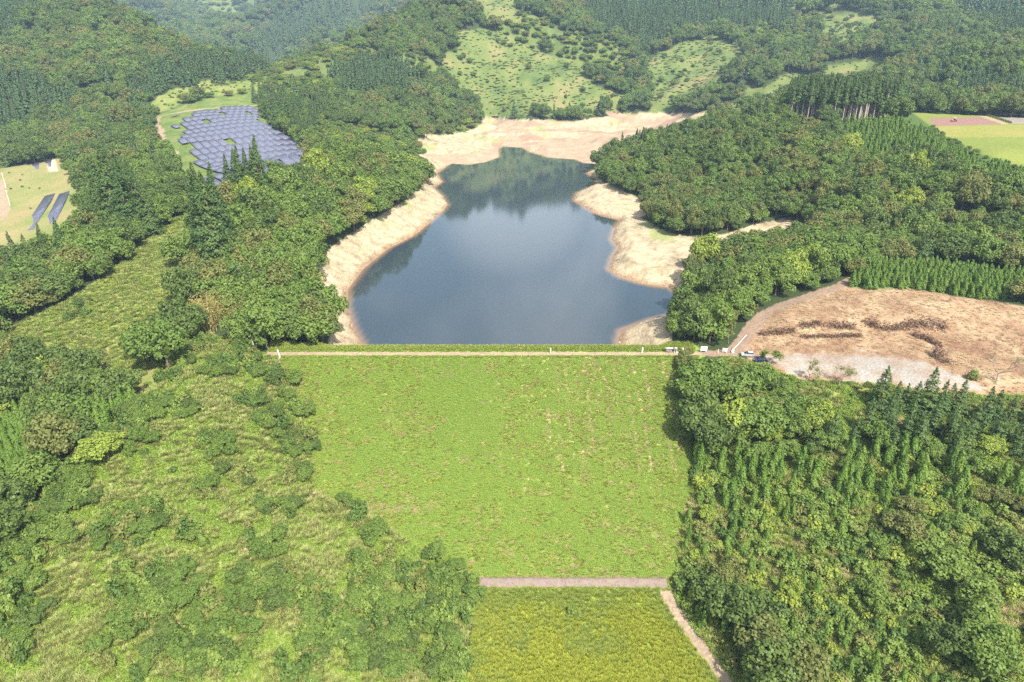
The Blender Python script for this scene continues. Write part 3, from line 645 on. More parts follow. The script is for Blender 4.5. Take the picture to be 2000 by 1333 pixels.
# conifer infill on the far slopes, tall stand and plantations
for lo, hi, sp in ((600, 1300, 6.8),):
    x, y, z, zi, px, py, dep, sd = scatter(lo, hi, sp)
    for i in np.where(zi == ZN['conifer'])[0]: add('far_cedar', x[i], y[i], random.uniform(.75, 1.05), random.uniform(.85, 1.25), zone='conifer')
x, y, z, zi, px, py, dep, sd = scatter(300, 640, 4.2)
for i in np.where(zi == ZN['tall_stand'])[0]: add('tall_cedar', x[i], y[i], random.uniform(1.0, 1.25), random.uniform(1.5, 1.85), zone='tall_stand')
x, y, z, zi, px, py, dep, sd = scatter(300, 640, 3.6)
for i in np.where(zi == ZN['margin'])[0]:
    if py[i] > 250: add('shrub', x[i], y[i], random.uniform(.8, 1.5), random.uniform(.7, 1.3), tint=random.choice((0, 0, 1)), zone='young_hill')
for i in np.where(zi == ZN['young_hill'])[0]: add('young_conifer', x[i], y[i], random.uniform(1.4, 2.0), random.uniform(1.3, 2.2), zone='young_hill')
x, y, z, zi, px, py, dep, sd = scatter(90, 320, 2.3)
for i in range(len(x)):
    zn = INV.get(zi[i], '')
    if zn.startswith('plantation'): add('young_conifer', x[i], y[i], random.uniform(1.3, 1.9), random.uniform(1.3, 2.0), zone=zn)
    elif zn == 'young_strip': add('young_conifer', x[i], y[i], random.uniform(1.2, 1.8), random.uniform(1.1, 1.7), zone=zn)
# explicit conifers and trees traced from the photo
def tree_px(kind, px, py, hpx, hnom, wide=1.0, tint=None, zone='landmark'):
    p = hit(px, py); dep = float(project(p.x, p.y, p.z)[2]); s = hpx / (FPX / dep) / .93 / hnom
    if kind == 'broadleaf_tree' and s > 1.3: wide = wide * 1.25 / s; s = min(s, 1.6)
    add(kind, p.x, p.y, s * wide, s, tint=tint, zone=zone, z=p.z, variant=random.choice((4, 5)) if kind == 'cedar_tree' and s > 1.15 else None); return p
for px, py, h in [(408,508,165),(422,520,160),(440,505,110),(398,500,100),(235,462,105),(258,466,95),(214,458,90),(285,460,75),(195,470,60),(205,445,80),(228,436,85),(252,442,85),(275,450,80),(300,462,70),(180,480,60),(470,396,62),(505,398,66),(522,412,62),(415,530,170),(430,545,120),(455,408,62),(492,404,66),(515,402,80),(478,404,70),(130,520,90),(95,520,80),(60,520,60),(30,510,55),(30,560,70)]:
    tree_px('cedar_tree', px, py, h * (1.05 if h > 150 else 1.0 if px < 140 else 1.55), 16, 1.1, zone='left_cedars')
for px, top, b in [(1715,712,800),(1745,742,805),(1763,746,800),(1782,742,806),(1806,714,808),(1833,740,812),(1850,746,806),(1868,740,812),(1918,752,830),(1938,758,826),(1965,768,835),(1992,760,838),(1690,775,850),(1620,800,880),(1730,765,840),(1770,775,850),(1820,770,845),(1850,790,860),(1895,785,855),(1940,800,880),(1980,810,890),(1790,800,880),(1880,820,890),(1730,810,880)]:
    tree_px('cedar_tree', px, b, b - top, 16, 1.25, zone='cedar_row')
for px, py, h, t in [(1350,770,70,1),(1395,745,52,1),(1360,840,85,0),(1385,880,90,0),(1430,790,70,1),(1470,770,60,1),(1340,720,35,2),(1480,850,80,1),(1550,830,60,1),(1530,790,40,1),(1600,840,60,3),(1420,850,80,3),
                     (1330,640,80,0),(1355,665,75,0),(1385,668,78,1),(1410,655,60,2),(1345,600,70,1),(1400,600,80,0),(1450,590,70,1),(1500,565,80,1),(1540,560,70,3),(1580,550,70,1),(1440,620,45,2),
                     (545,664,80,1),(575,667,75,0),(605,668,75,1),(630,665,60,0),(500,662,70,0),(520,640,95,1),(555,640,95,1),(590,640,95,1),(615,640,80,0),(500,610,100,1),(540,605,105,1),(575,600,110,0),(605,605,90,1),(480,590,90,1),(520,575,100,1),(560,570,100,1),(600,570,90,0),(490,560,90,1),(530,545,90,0),(575,540,95,1),(610,535,80,1),(625,660,75,2),(350,660,120,0),(330,720,100,1),(290,705,80,1),(360,600,90,0),(200,900,60,3),(200,790,60,3),
                     (110,850,140,0),(150,830,120,0),(60,800,110,0),(120,900,130,2),(80,760,90,0),(1398,1190,75,0),(1438,1240,95,0),(1492,1292,100,2),(1505,1345,105,0),(1372,1155,50,0),(1560,1335,95,2),(1420,1150,65,2),(1462,1222,85,0),(1430,1180,60,1),(1530,1270,70,1),(1900,1200,80,1),(1830,1120,70,1),(1960,1100,80,0),(1760,1060,60,2),(1930,1300,90,1),(1700,1180,60,1),(1850,1290,80,0),(1290,440,70,2),(1320,452,75,2),(1350,458,75,2),(1385,458,70,0),(1300,425,75,2),(1335,430,80,2),(1365,435,80,0),(1345,410,80,2),(1310,405,75,0),(1420,450,75,0),(1275,425,60,0)]:
    tree_px('broadleaf_tree', px, py, h, 10, random.uniform(.85, 1.15), tint=t, zone='edge')
# shrubs
def cluster(px, py, rpx, tint=None, zone='spur', sc=1.0):
    p = hit(px, py); dep = float(project(p.x, p.y, p.z)[2]); rm = rpx / (FPX / dep); n = max(1, int((rm / 1.25) ** 2 * .75))
    for i in range(n):
        a = random.uniform(0, 6.28); q = rm * math.sqrt(random.random()); x, y = p.x + math.cos(a) * q, p.y + math.sin(a) * q
        s = sc * random.uniform(.7, 1.25) * (1.25 - .35 * q / max(rm, .1))
        if rpx >= 28 and random.random() < .38: add('broadleaf_tree', x, y, random.uniform(.28, .5), random.uniform(.28, .46), tint=random.choice((0, 1, 1)), zone='spur')
        else: add('shrub', x, y, s, s * random.uniform(1.1, 1.9), tint=random.choice((0, 0, 1, 1, 2)) if tint is None else tint, zone=zone)
for c in [(395,672,22),(365,710,24),(335,745,24),(300,785,24),(262,812,26),(225,850,26),(190,880,22),(160,915,24),(120,950,26),(85,1005,28),(55,1060,28),(430,880,28),(400,960,26),(470,930,24),(380,1050,26),(560,740,25),(575,800,30),(590,870,30),(570,930,25),(540,830,30),(500,790,25),(250,860,45),(330,800,40),(280,830,30),(130,990,50),(250,1030,50),(290,1010,35),(100,1060,35),(30,1130,50),(40,1200,40),(280,1160,60),(340,1130,40),(350,1220,60),(430,1230,50),(260,1230,35),(520,1060,35),(470,1150,40),(560,1150,50),(600,1180,40),(540,1000,30),(640,1240,40),(740,1110,35),(720,1170,40),(690,1200,45),(760,1210,50),(820,1190,40),(840,1130,45),(880,1150,40),(870,1220,40),(760,1290,45),(850,1290,45),(700,1260,40),(880,1310,30),(340,1310,50),(600,1310,40),(460,1290,40),(200,1290,25),(20,1270,30),(700,1010,20),(720,1050,25),(660,1000,25),(900,1180,30),(380,690,25),(430,720,30),(470,700,30),(500,720,25),(150,610,24),(1905,744,14),(1115,1200,9)]:
    cluster(c[0], c[1], c[2] * (1 if c[0] > 1000 else 1.2), zone='slope shrub' if c[0] > 1000 else 'spur', sc=1 if c[0] > 1000 else 1.15)
x, y, z, zi, px, py, dep, sd = scatter(60, 330, 2.5)
nn = fbm(x / 9, y / 9, 171)
for i in range(len(x)):
    zn = INV.get(zi[i], ''); u = random.random()
    if zn == 'slope_scrub' and py[i] < 800:
        if u < .45: add('shrub', x[i], y[i], random.uniform(.5, .95), tint=random.choice((0, 1, 1, 2)), zone=zn)
    elif zn == 'slope_scrub' and polydist(x[i:i+1], y[i:i+1], FPATH, False)[0] > 2.6:
        if u < (.32 if py[i] < 1010 else .13): add('young_conifer', x[i], y[i], *((random.uniform(1.4, 1.9), random.uniform(1.5, 2.2)) if py[i] < 980 else (random.uniform(.8, 1.3), random.uniform(.8, 1.5))), zone=zn)
        elif u < .40 + 1.5 * (nn[i] - .3): add('shrub', x[i], y[i], random.uniform(.8, 1.9), tint=random.choice((0, 1, 1, 1, 2, 3)) if nn[i] > .45 else random.choice((1, 2, 3)), zone=zn)
        elif u > .97: add('broadleaf_tree', x[i], y[i], random.uniform(.36, .62), tint=random.choice((1, 1, 2, 3)), zone=zn)
    elif zn == 'spur' and u < .04 + .5 * max(0, nn[i] - .5): add('shrub', x[i], y[i], random.uniform(.4, .85), tint=random.choice((0, 1, 1, 2)), zone=zn)
    elif zn == 'olive' and u < .55: add('shrub', x[i], y[i], random.uniform(.6, 1.1), random.uniform(.4, .8), tint=random.choice((2, 2, 1)) if nn[i] > .42 else random.choice((1, 3, 1)), zone=zn)
    elif zn == 'corridor' and u < .18: add('shrub', x[i], y[i], random.uniform(.6, 1.2), tint=1, zone=zn)
x, y, z, zi, px, py, dep, sd = scatter(330, 1250, 4.3)
for i in range(len(x)):
    zn = INV.get(zi[i], ''); u = random.random()
    if zn.startswith('clearing') and u < .42 + 1.2 * (fbm(np.array([x[i] / 18]), np.array([y[i] / 18]), 61)[0] - .5): add('shrub', x[i], y[i], random.uniform(.8, 2.4), random.uniform(.2, .5), tint=random.choice((1, 1, 3, 3, 1)), zone=zn)
    elif zn in ('meadow', 'meadow2', 'meadow3', 'ridge_bare', 'saddle') and u < .2: add('shrub', x[i], y[i], random.uniform(.8, 1.6), .8, tint=1, zone=zn)
    elif zn == 'corridor' and u < .3: add('shrub', x[i], y[i], random.uniform(.8, 1.6), tint=1, zone=zn)
    elif zn == 'farmland' and u < .012: add('shrub', x[i], y[i], random.uniform(.5, .8), tint=1, zone=zn)

# geometry-node instancing for masses nobody could count
def stuff(name, label, cat, meshes, rows):
    """one object: points carrying scale, turn and variant, with the plant meshes set on them"""
    if not len(rows): return
    src = bpy.data.collections.new(name + '_plants')
    for i, me in enumerate(meshes):
        o = bpy.data.objects.new(f'{name}_plant_{i:03d}', me); src.objects.link(o)
    rows = np.asarray(rows, np.float32)
    me = bpy.data.meshes.new(name); me.vertices.add(len(rows)); me.vertices.foreach_set('co', rows[:, :3].ravel())
    a = me.attributes.new('sc', 'FLOAT_VECTOR', 'POINT'); a.data.foreach_set('vector', rows[:, [3, 3, 4]].ravel())
    a = me.attributes.new('rt', 'FLOAT_VECTOR', 'POINT'); a.data.foreach_set('vector', np.c_[np.zeros((len(rows), 2)), rows[:, 5]].astype(np.float32).ravel())
    a = me.attributes.new('vi', 'INT', 'POINT'); a.data.foreach_set('value', rows[:, 6].astype(np.int32))
    o = link(name, me); tag(o, label, cat, kind='stuff')
    ng = bpy.data.node_groups.new(name, 'GeometryNodeTree'); n, l = ng.nodes, ng.links
    ng.interface.new_socket('Geometry', in_out='INPUT', socket_type='NodeSocketGeometry'); ng.interface.new_socket('Geometry', in_out='OUTPUT', socket_type='NodeSocketGeometry')
    gi, go = n.new('NodeGroupInput'), n.new('NodeGroupOutput'); ip = n.new('GeometryNodeInstanceOnPoints'); ci = n.new('GeometryNodeCollectionInfo')
    ci.inputs[0].default_value = src; ci.inputs['Separate Children'].default_value = True; ci.inputs['Reset Children'].default_value = True
    def na(nm_, ty): q = n.new('GeometryNodeInputNamedAttribute'); q.data_type = ty; q.inputs[0].default_value = nm_; return q
    s_, r_, v_ = na('sc', 'FLOAT_VECTOR'), na('rt', 'FLOAT_VECTOR'), na('vi', 'INT')
    ip.inputs['Pick Instance'].default_value = True
    l.new(gi.outputs[0], ip.inputs['Points']); l.new(ci.outputs[0], ip.inputs['Instance']); l.new(v_.outputs['Attribute'], ip.inputs['Instance Index'])
    l.new(r_.outputs['Attribute'], ip.inputs['Rotation']); l.new(s_.outputs['Attribute'], ip.inputs['Scale']); l.new(ip.outputs[0], go.inputs[0])
    md = o.modifiers.new('plants', 'NODES'); md.node_group = ng
    return o
def merged(kind):
    """crown and trunk of each variant as one mesh, for the masses"""
    res = []
    for cme, tme in LIB[kind][0]:
        bm = bmesh.new(); bm.from_mesh(cme); k = len(bm.faces); bm.from_mesh(tme)
        bm.faces.ensure_lookup_table()
        for f in bm.faces[k:]: f.material_index = 1
        me = bpy.data.meshes.new('plant'); bm.to_mesh(me); bm.free()
        me.materials.append(cme.materials[0]); me.materials.append(tme.materials[0]); res.append(me)
    return res

# ------------------------------------------------------------------ landmarks used in labels
LM = [('the white notice board', 1374, 690), ('the parked cars', 1465, 700), ('the dam crest path\'s far end', 540, 695), ('the solar field', 420, 370), ('the sandy left bank', 640, 560),
      ('the sandy spur across the water', 1300, 455), ('the gravel parking area', 1600, 745), ('the stone toe wall', 1120, 1150), ('the dirt footpath', 1350, 1245), ('the white boom gate', 1440, 680),
      ('the long solar tables by the farm', 75, 440), ('the muddy inlet', 1000, 240), ('the ploughed field', 1870, 245), ('the brush rows', 1700, 650), ('the yellow bamboo', 410, 590), ('the white van', 330, 296)]
LMP = [(n, hit(a, b)) for n, a, b in LM]
ZONE_TEXT = {'forest': 'in the wood', 'slope_trees': 'on the slope below the parking area', 'stand': 'in the dense stand beside the solar field', 'clearing1': 'on the cut hillside behind the water', 'clearing2': 'on the scrubby hillside behind the fields',
             'edge': 'at the edge of the wood', 'left_cedars': 'standing above the left wood', 'cedar_row': 'in the row below the gravel parking area', 'tall_stand': 'in the stand above the right wood', 'young_hill': 'on the hill below the fields',
             'plantation': 'in the plantation at the left edge', 'plantation2': 'in the small plantation beside the grassy ridge', 'young_strip': 'along the top of the cleared ground', 'slope_scrub': 'on the scrubby slope right of the dam',
             'spur': 'on the grassy slope left of the dam', 'olive': 'on the olive hillside at left', 'corridor': 'on the grass below the solar field', 'slope shrub': 'near the dam', 'conifer': 'on the far conifer slope', 'meadow3': 'on the far meadow'}
ORD = ['nearest', 'second nearest', 'third nearest', 'fourth nearest', 'fifth nearest', 'sixth nearest']
KTXT = {'broadleaf_tree': ('broadleaf tree', 'tree'), 'cedar_tree': ('pointed cedar', 'tree'), 'tall_cedar': ('tall cedar with long bare pale trunk', 'tree'), 'far_cedar': ('dark narrow conifer', 'tree'), 'young_conifer': ('slim young conifer', 'young tree'), 'shrub': ('leafy shrub', 'shrub')}
def side_word(x, y):
    if x < -60: return 'left of the reservoir' if y > 215 else 'left of the dam'
    if x > 50: return 'right of the reservoir' if y > 215 else 'right of the dam'
    return 'behind the reservoir' if y > 600 else 'by the dam'
def place_individuals(kind, nmax, extra_filter=None):
    rows = PL[kind]
    A = np.array([[r[0], r[1], r[2], r[3], r[4]] for r in rows])
    px, py, dep = project(A[:, 0], A[:, 1], A[:, 2] + A[:, 4] * 3)
    vis = visible(A[:, 0], A[:, 1], A[:, 2], 6 * A[:, 4] if kind != 'shrub' and kind != 'young_conifer' else 1.5 * A[:, 4])
    inf = (px > -10) & (px < 2010) & (py > -10) & (py < 1345) & vis
    order = np.argsort(-np.where(inf, A[:, 3] / dep, -1))
    order = [i for i in order if inf[i]][:nmax]
    chosen = set(order)
    # label: nearest few to a landmark are singled out, the others share the label of their patch
    lab = {}
    for n, p in LMP:
        cand = sorted((i for i in order if i not in lab), key=lambda i: (A[i, 0] - p.x) ** 2 + (A[i, 1] - p.y) ** 2)
        c2 = []
        for i in cand[:6]:
            if math.hypot(A[i, 0] - p.x, A[i, 1] - p.y) < 45: c2.append(i)
        for k, i in enumerate(c2): lab[i] = f'{ORD[k]} {KTXT[kind][0]} to {n}'
    L_, nsh = LIB[kind]; groups = {}
    nm_ = {'tall_cedar': 'cedar_tree', 'far_cedar': 'conifer_tree'}.get(kind, kind)
    for i in order:
        x, y, z, s, sz, rt, v, zn = rows[i]
        cm, tm_ = L_[v]; tint = v // nsh
        o = empty(nm_, (x, y, z), rt); o.scale = (s, s, sz)
        link('crown', cm, o); link('trunk', tm_, o)
        zt = ZONE_TEXT.get(zn, 'in the wood')
        tw = TINTS[tint] + ' ' if kind in ('broadleaf_tree', 'shrub') else ''
        big = {'broadleaf_tree': (.8, 1.1), 'shrub': (.75, 1.05), 'cedar_tree': (.6, 1.2), 'tall_cedar': (1.05, 1.2), 'far_cedar': (.8, 1.0), 'young_conifer': (1.0, 1.5)}[kind]
        sw = 'small ' if s < big[0] else 'large ' if s > big[1] else ''
        sd = side_word(x, y)
        g = f'{KTXT[kind][0]}s {zt}'
        gl = f'{sw}{tw}{KTXT[kind][0]} {zt}' + (f' {sd}' if zn in ('forest', 'edge') else '')
        tag(o, (sw + tw + lab[i]) if False else lab.get(i, gl), KTXT[kind][1], g if i not in lab else g)
        if i in lab: o['label'] = tw + lab[i] if tw and not lab[i].startswith('nearest') else lab[i]
    return [r for i, r in enumerate(rows) if i not in chosen]
rest = {}
rest['broadleaf_tree'] = place_individuals('broadleaf_tree', 300)
rest['cedar_tree'] = place_individuals('cedar_tree', 200)
rest['tall_cedar'] = place_individuals('tall_cedar', 90)
rest['young_conifer'] = place_individuals('young_conifer', 290)
rest['shrub'] = place_individuals('shrub', 295)
rest['far_cedar'] = PL['far_cedar']
def rows7(rs): return [r[:7] for r in rs]
stuff('forest', 'broadleaf forest covering the hills and banks round the reservoir', 'forest', merged('broadleaf_tree'), rows7(rest['broadleaf_tree']))
stuff('conifer_forest', 'dark conifer forest on the far mountain slopes', 'forest', merged('far_cedar'), rows7(rest['far_cedar']))
stuff('cedar_forest', 'dense cedars beside the solar field and on the right slope', 'forest', merged('cedar_tree'), rows7(rest['cedar_tree']))
stuff('cedar_grove', 'tall cedars deep inside the stand above the right wood', 'forest', merged('tall_cedar'), rows7(rest['tall_cedar']))
stuff('conifer_plantation', 'mass of small bright young conifers in the plantations', 'plantation', merged('young_conifer'), rows7(rest['young_conifer']))
stuff('undergrowth', 'low leafy undergrowth over slopes and clearings', 'undergrowth', merged('shrub'), rows7(rest['shrub']))

# ------------------------------------------------------------------ grass
def gpoints(xlo, xhi, ylo, yhi, dens, zones):
    n = int((xhi - xlo) * (yhi - ylo) * dens); x = rng.uniform(xlo, xhi, n); y = rng.uniform(ylo, yhi, n)
    zi, z, px, py, dep, sd = full_zone(x, y)
    k = np.isin(zi, [ZN[q] for q in zones]) & (px > -120) & (px < 2120) & (py < 1460) & (polydist(x, y, FPATH, False) > 1.4) & (polydist(x, y, ROAD, False) > 3)
    return x[k], y[k], z[k], px[k], py[k]
def grows(x, y, z, s, sz, v): return np.c_[x, y, z, s, sz, rng.uniform(0, 6.28, len(x)), v]
A_W, B_W = hit(936, 1149), hit(1304, 1149)
GM = [mesh_np('blades', *tuft(500, 26, .42, .4, .035), [GRM]), mesh_np('blades', *tuft(501, 26, .42, .4, .035), [GRM]), mesh_np('weed', *weed(502), [GRD]), mesh_np('weed', *weed(503), [GRM]), mesh_np('blades', *tuft(504, 22, .4, .4, .04, .8), [STM])]
x, y, z, px, py = gpoints(-82, 62, 120, 210, 9, ['dam'])
nn = .5 + .7 * (fbm(x / 7, y / 4, 211) - .5) + .9 * (fbm(x / 1.7, y / 1.2, 213, 2) - .5); n4 = fbm(x / 1.5, y / 1.5, 212, 2)
dg = np.exp(-((px - 905 - (py - 760) * .25) / 60) ** 2) * sstep(1000, 740, py)
rows_s = ((np.abs((x / 3.1) % 1 - .5) < .15) & (x > 10) & (x < 54) & (y > 158) & (fbm(x / 1.2, y / 7, 214) > .47))
v = np.where(nn + .35 * (n4 - .5) + .5 * dg > .54, 2, np.where(rng.random(len(x)) < .3, 3, rng.integers(0, 2, len(x))))
bare = ((nn < .36) & (n4 < .5) & (rng.random(len(x)) < .5)) | (rows_s & (rng.random(len(x)) < .5)) | (inpoly(px, py, [(690,985),(850,985),(850,1000),(700,1000)]) & (rng.random(len(x)) < .5))
v = np.where(bare, 4, v)
wx = rng.uniform(A_W[0] - 1, B_W[0] + 1, 900); wq = rng.choice([-.35, 2.3, 2.7, 1.0], 900, p=[.3, .3, .32, .08]); wy = A_W[1] + (B_W[1] - A_W[1]) * (wx - A_W[0]) / (B_W[0] - A_W[0]) + wq + rng.normal(0, .28, 900)
wv = np.where(wq > 2, np.where(rng.random(900) < .6, 4, 1), rng.integers(0, 4, 900))
x, y, z, v = np.r_[x, wx], np.r_[y, wy], np.r_[z, H(wx, wy) + .1], np.r_[v, wv]
stuff('grass', 'short lime green grass and weeds on the dam face', 'grass', GM, grows(x, y, z, rng.uniform(.7, 1.4, len(x)), rng.uniform(.4, .85, len(x)) * np.where(v == 4, .5, 1), v))
x, y, z, px, py = gpoints(-80, 60, 198.3, 209.5, 9, ['crest'])
k = (y < 199.5) | (y > 202.6); x, y, z = x[k], y[k], z[k]
up = y > 203.2
stuff('crest_grass', 'taller grass along the path on the dam crest', 'grass', GM, grows(x, y, z, rng.uniform(.8, 1.5, len(x)), np.where(up, rng.uniform(1.3, 3.0, len(x)), .8), np.where(rng.random(len(x)) < .25, 2, np.where(rng.random(len(x)) < .05, 4, rng.integers(0, 2, len(x))))))
TG = [mesh_np('blades', *tuft(510 + i, 34, 1.25, .45, .04, .75), [TGM]) for i in range(2)] + [mesh_np('blades', *tuft(515, 30, 1.1, .5, .04, .8), [GRM]), mesh_np('weed', *weed(516, 40, .8, .7, .15), [GRD]), mesh_np('blades', *tuft(517, 26, 1.1, .5, .04, .9), [STM])]
x, y, z, px, py = gpoints(-175, 10, 62, 215, 2.6, ['spur'])
nn = .5 + .8 * (fbm(x / 6, y / 6, 221) - .5) + 1.0 * (fbm(x / 1.8, y / 1.8, 222, 2) - .5)
v = np.where(nn > .56, 3, np.where(nn < .38, np.where(rng.random(len(x)) < .13, 4, 0), rng.integers(0, 3, len(x))))
stuff('tall_grass', 'tall pale grass over the slope left of the dam', 'grass', TG, grows(x, y, z, rng.uniform(.7, 1.4, len(x)), rng.uniform(.6, 1.2, len(x)), v))
x, y, z, px, py = gpoints(30, 175, 62, 205, 2.0, ['slope_scrub', 'slope_trees'])
nn = fbm(x / 5, y / 5, 231)
stuff('scrub_grass', 'rank grass and weeds between shrubs on the slope right of the dam', 'grass', TG, grows(x, y, z, rng.uniform(.7, 1.4, len(x)), rng.uniform(.6, 1.2, len(x)), np.where(nn > .5, 3, np.where(nn < .36, np.where(rng.random(len(x)) < .5, 4, 2), rng.integers(0, 3, len(x))))))
LG = [mesh_np('blades', *tuft(520 + i, 30, .8, .35, .03, .5), [TGY]) for i in range(2)] + [mesh_np('blades', *tuft(523, 30, .8, .35, .03, .6), [GRM])]
x, y, z, px, py = gpoints(-15, 52, 70, 130, 6, ['lower_field'])
nn = fbm(x / 8, y / 8, 241) - .35 * sstep(1230, 1150, py) - .2 * sstep(80, 0, 1330 - px + (py - 1190) * .7)
stuff('meadow_grass', 'yellowing tall grass in the flat field below the dam', 'grass', LG, grows(x, y, z, rng.uniform(.7, 1.3, len(x)), rng.uniform(.6, 1.2, len(x)), np.where(nn + .3 * (rng.random(len(x)) - .5) < .42, 2, rng.integers(0, 2, len(x)))))
x, y, z, px, py = gpoints(-330, -90, 190, 420, 1.0, ['olive', 'corridor'])
stuff('hillside_grass', 'rough olive grass on the hillside left of the wood', 'grass', TG, grows(x, y, z, rng.uniform(.9, 1.6, len(x)), rng.uniform(.6, 1.1, len(x)), rng.integers(0, 4, len(x))))
def stone(seed):
    r = np.random.default_rng(seed); bm = bmesh.new(); bmesh.ops.create_icosphere(bm, subdivisions=1, radius=.3)
    for v_ in bm.verts: v_.co *= r.uniform(.7, 1.2); v_.co.z *= .6
    me = bpy.data.meshes.new('stone'); bm.to_mesh(me); bm.free(); me.materials.append(STN); return me
STN = plain('shore_stone', (.3, .235, .17), .9, .4, 1)
x, y, z, px, py = gpoints(-140, 130, 208, 600, .25, ['sand'])
_d = polydist(x, y, LAKE); k = rng.random(len(x)) < np.where(_d < 5, .9, .25) * np.where(fbm(x / 12, y / 12, 301) > .5, 1, .25); x, y, z = x[k], y[k], z[k]
stuff('gravel', 'stones and rubble scattered on the bare reservoir banks', 'gravel', [stone(601), stone(602), stone(603)], np.c_[x, y, z, rng.uniform(.5, 2.2, len(x)), rng.uniform(.5, 2, len(x)), rng.uniform(0, 6.28, len(x)), rng.integers(0, 3, len(x))])
SK = [mesh_np('sticks', *sticks(530 + i), [plain('twigs' + 'ab'[i], [(.22, .125, .07), (.33, .235, .13)][i], .9)]) for i in range(2)] + [mesh_np('blades', *tuft(533, 26, .4, .5, .04, 1.2), [STM])]
x, y, z, px, py = gpoints(55, 230, 170, 275, .45, ['cleared'])
k = ~inpoly(px, py, Z['parking']); x, y, z = x[k], y[k], z[k]
nn = fbm(x / 5, y / 5, 251)
k=None
stuff('slash_litter', 'brown twigs and dry straw strewn over the cleared ground', 'litter', SK, grows(x, y, z, rng.uniform(.6, 1.3, len(x)), rng.uniform(.5, 1.1, len(x)), np.where(nn > .52, rng.integers(0, 2, len(x)), 2)))

# ------------------------------------------------------------------ built objects
def box(cx, cy_, cz, sx, sy, sz, rz=0, rx=0, ry=0):
    V = np.array([(a, b, c) for a in (-.5, .5) for b in (-.5, .5) for c in (-.5, .5)]) * (sx, sy, sz)
    M = np.array(Euler((rx, ry, rz)).to_matrix()); V = V @ M.T + (cx, cy_, cz)
    return V, np.array([(0, 1, 3, 2), (4, 6, 7, 5), (0, 4, 5, 1), (2, 3, 7, 6), (0, 2, 6, 4), (1, 5, 7, 3)])
def part(name, shapes, mat, parent, bevel=0, smooth=False):
    V, F = join(shapes if isinstance(shapes, list) else [shapes])
    me = mesh_np(name, V, F, [mat], smooth); o = link(name, me, parent)
    if bevel:
        b = o.modifiers.new('bevel', 'BEVEL'); b.width = bevel; b.segments = 2; b.limit_method = 'ANGLE'
    return o
WHITE = plain('white_paint', (.80, .80, .78), .5, .06, 3); GREY = plain('concrete', (.42, .40, .38), .9, .2, 3); STEEL = plain('galvanised_steel', (.45, .46, .47), .45, .1, 5, .6)
DARK = plain('black_rubber', (.02, .02, .022), .7); GLASS = plain('car_glass', (.015, .02, .025), .08); WOOD = plain('brown_wood', (.2, .11, .06), .85, .3, 4); RED = plain('red_lamp', (.4, .02, .02), .4)
LAMP = plain('clear_lamp', (.7, .7, .68), .2); STONE = plain('grey_stone', (.33, .32, .31), .9, .3, 2)

# solar tables
sm, N, Lk = nm('solar_cells')
out = N.new('ShaderNodeOutputMaterial'); bs = N.new('ShaderNodeBsdfPrincipled'); tcn = N.new('ShaderNodeTexCoord'); bk = N.new('ShaderNodeTexBrick')
bk.offset = 0; bk.inputs['Color1'].default_value = (.075, .075, .11, 1); bk.inputs['Color2'].default_value = (.09, .09, .13, 1); bk.inputs['Mortar'].default_value = (.21, .21, .27, 1)
bk.inputs['Scale'].default_value = 1; bk.inputs['Mortar Size'].default_value = .045; bk.inputs['Brick Width'].default_value = 1.66; bk.inputs['Row Height'].default_value = 1.0
Lk.new(tcn.outputs['Object'], bk.inputs['Vector']); Lk.new(bk.outputs['Color'], bs.inputs['Base Color']); bs.inputs['Roughness'].default_value = .32
Lk.new(bs.outputs[0], out.inputs[0])
SM2 = sm.copy(); SM2.name = 'solar_cells_dark'
for nd in SM2.node_tree.nodes:
    if nd.type == 'TEX_BRICK': nd.inputs['Color1'].default_value = (.05, .05, .085, 1); nd.inputs['Color2'].default_value = (.06, .06, .10, 1); nd.inputs['Mortar'].default_value = (.2, .2, .24, 1)
TAB = {}
def table_mesh(L, W, tilt, mat):
    k = (L, W, tilt, mat.name)
    if k not in TAB:
        V, F = box(0, 0, 0, L, W, .06); pm = mesh_np('panel', V, F, [mat])
        zc = .75 + W / 2 * math.sin(tilt); sh = []
        n = max(2, int(L / 3.2))
        for i in range(n):
            xx = -L / 2 + .6 + (L - 1.2) * i / (n - 1)
            for q in (-.32, .34):
                yy = q * W * math.cos(tilt); zz = zc + q * W * math.sin(tilt); sh.append(tube((xx, yy, -.8), (xx, yy, zz - .05), .05, .05, 5))
        for q in (-.32, .34):
            sh.append(box(0, q * W * math.cos(tilt), zc + q * W * math.sin(tilt) - .09, L - .3, .07, .08, 0, tilt))
        fm = mesh_np('support_frame', *join(sh), [STEEL]); TAB[k] = (pm, fm, zc)
    return TAB[k]
def solar_table(x, y, ux, uy, L, W, tilt, mat, label, group):
    pm, fm, zc = table_mesh(L, W, tilt, mat)
    z0, z1 = float(H(x - ux * L / 2, y - uy * L / 2)), float(H(x + ux * L / 2, y + uy * L / 2))
    u = Vector((ux * L, uy * L, z1 - z0)).normalized(); w = Vector((0, 0, 1)).cross(u).normalized(); n = u.cross(w)
    o = empty('solar_table', (0, 0, 0)); o.matrix_world = Matrix((( u.x, w.x, n.x, x), (u.y, w.y, n.y, y), (u.z, w.z, n.z, max((z0 + z1) / 2, float(H(x, y)))), (0, 0, 0, 1)))
    p = link('panel', pm, o); p.location = (0, 0, zc); p.rotation_euler = (tilt, 0, 0); link('support_frame', fm, o)
    tag(o, label, 'solar panel', group); return o
SA = [(372,220),(440,206),(503,197),(508,210),(512,238),(556,264),(622,299),(606,330),(560,354),(505,376),(430,378),(396,362),(394,346),(414,338),(384,318),(376,300),(331,273),(350,266),(358,250),(356,232)]
u_ = np.array(hit(444, 338)[:2]) - np.array(hit(332, 274)[:2]); u_ /= np.linalg.norm(u_); w_ = np.array([-u_[1], u_[0]])
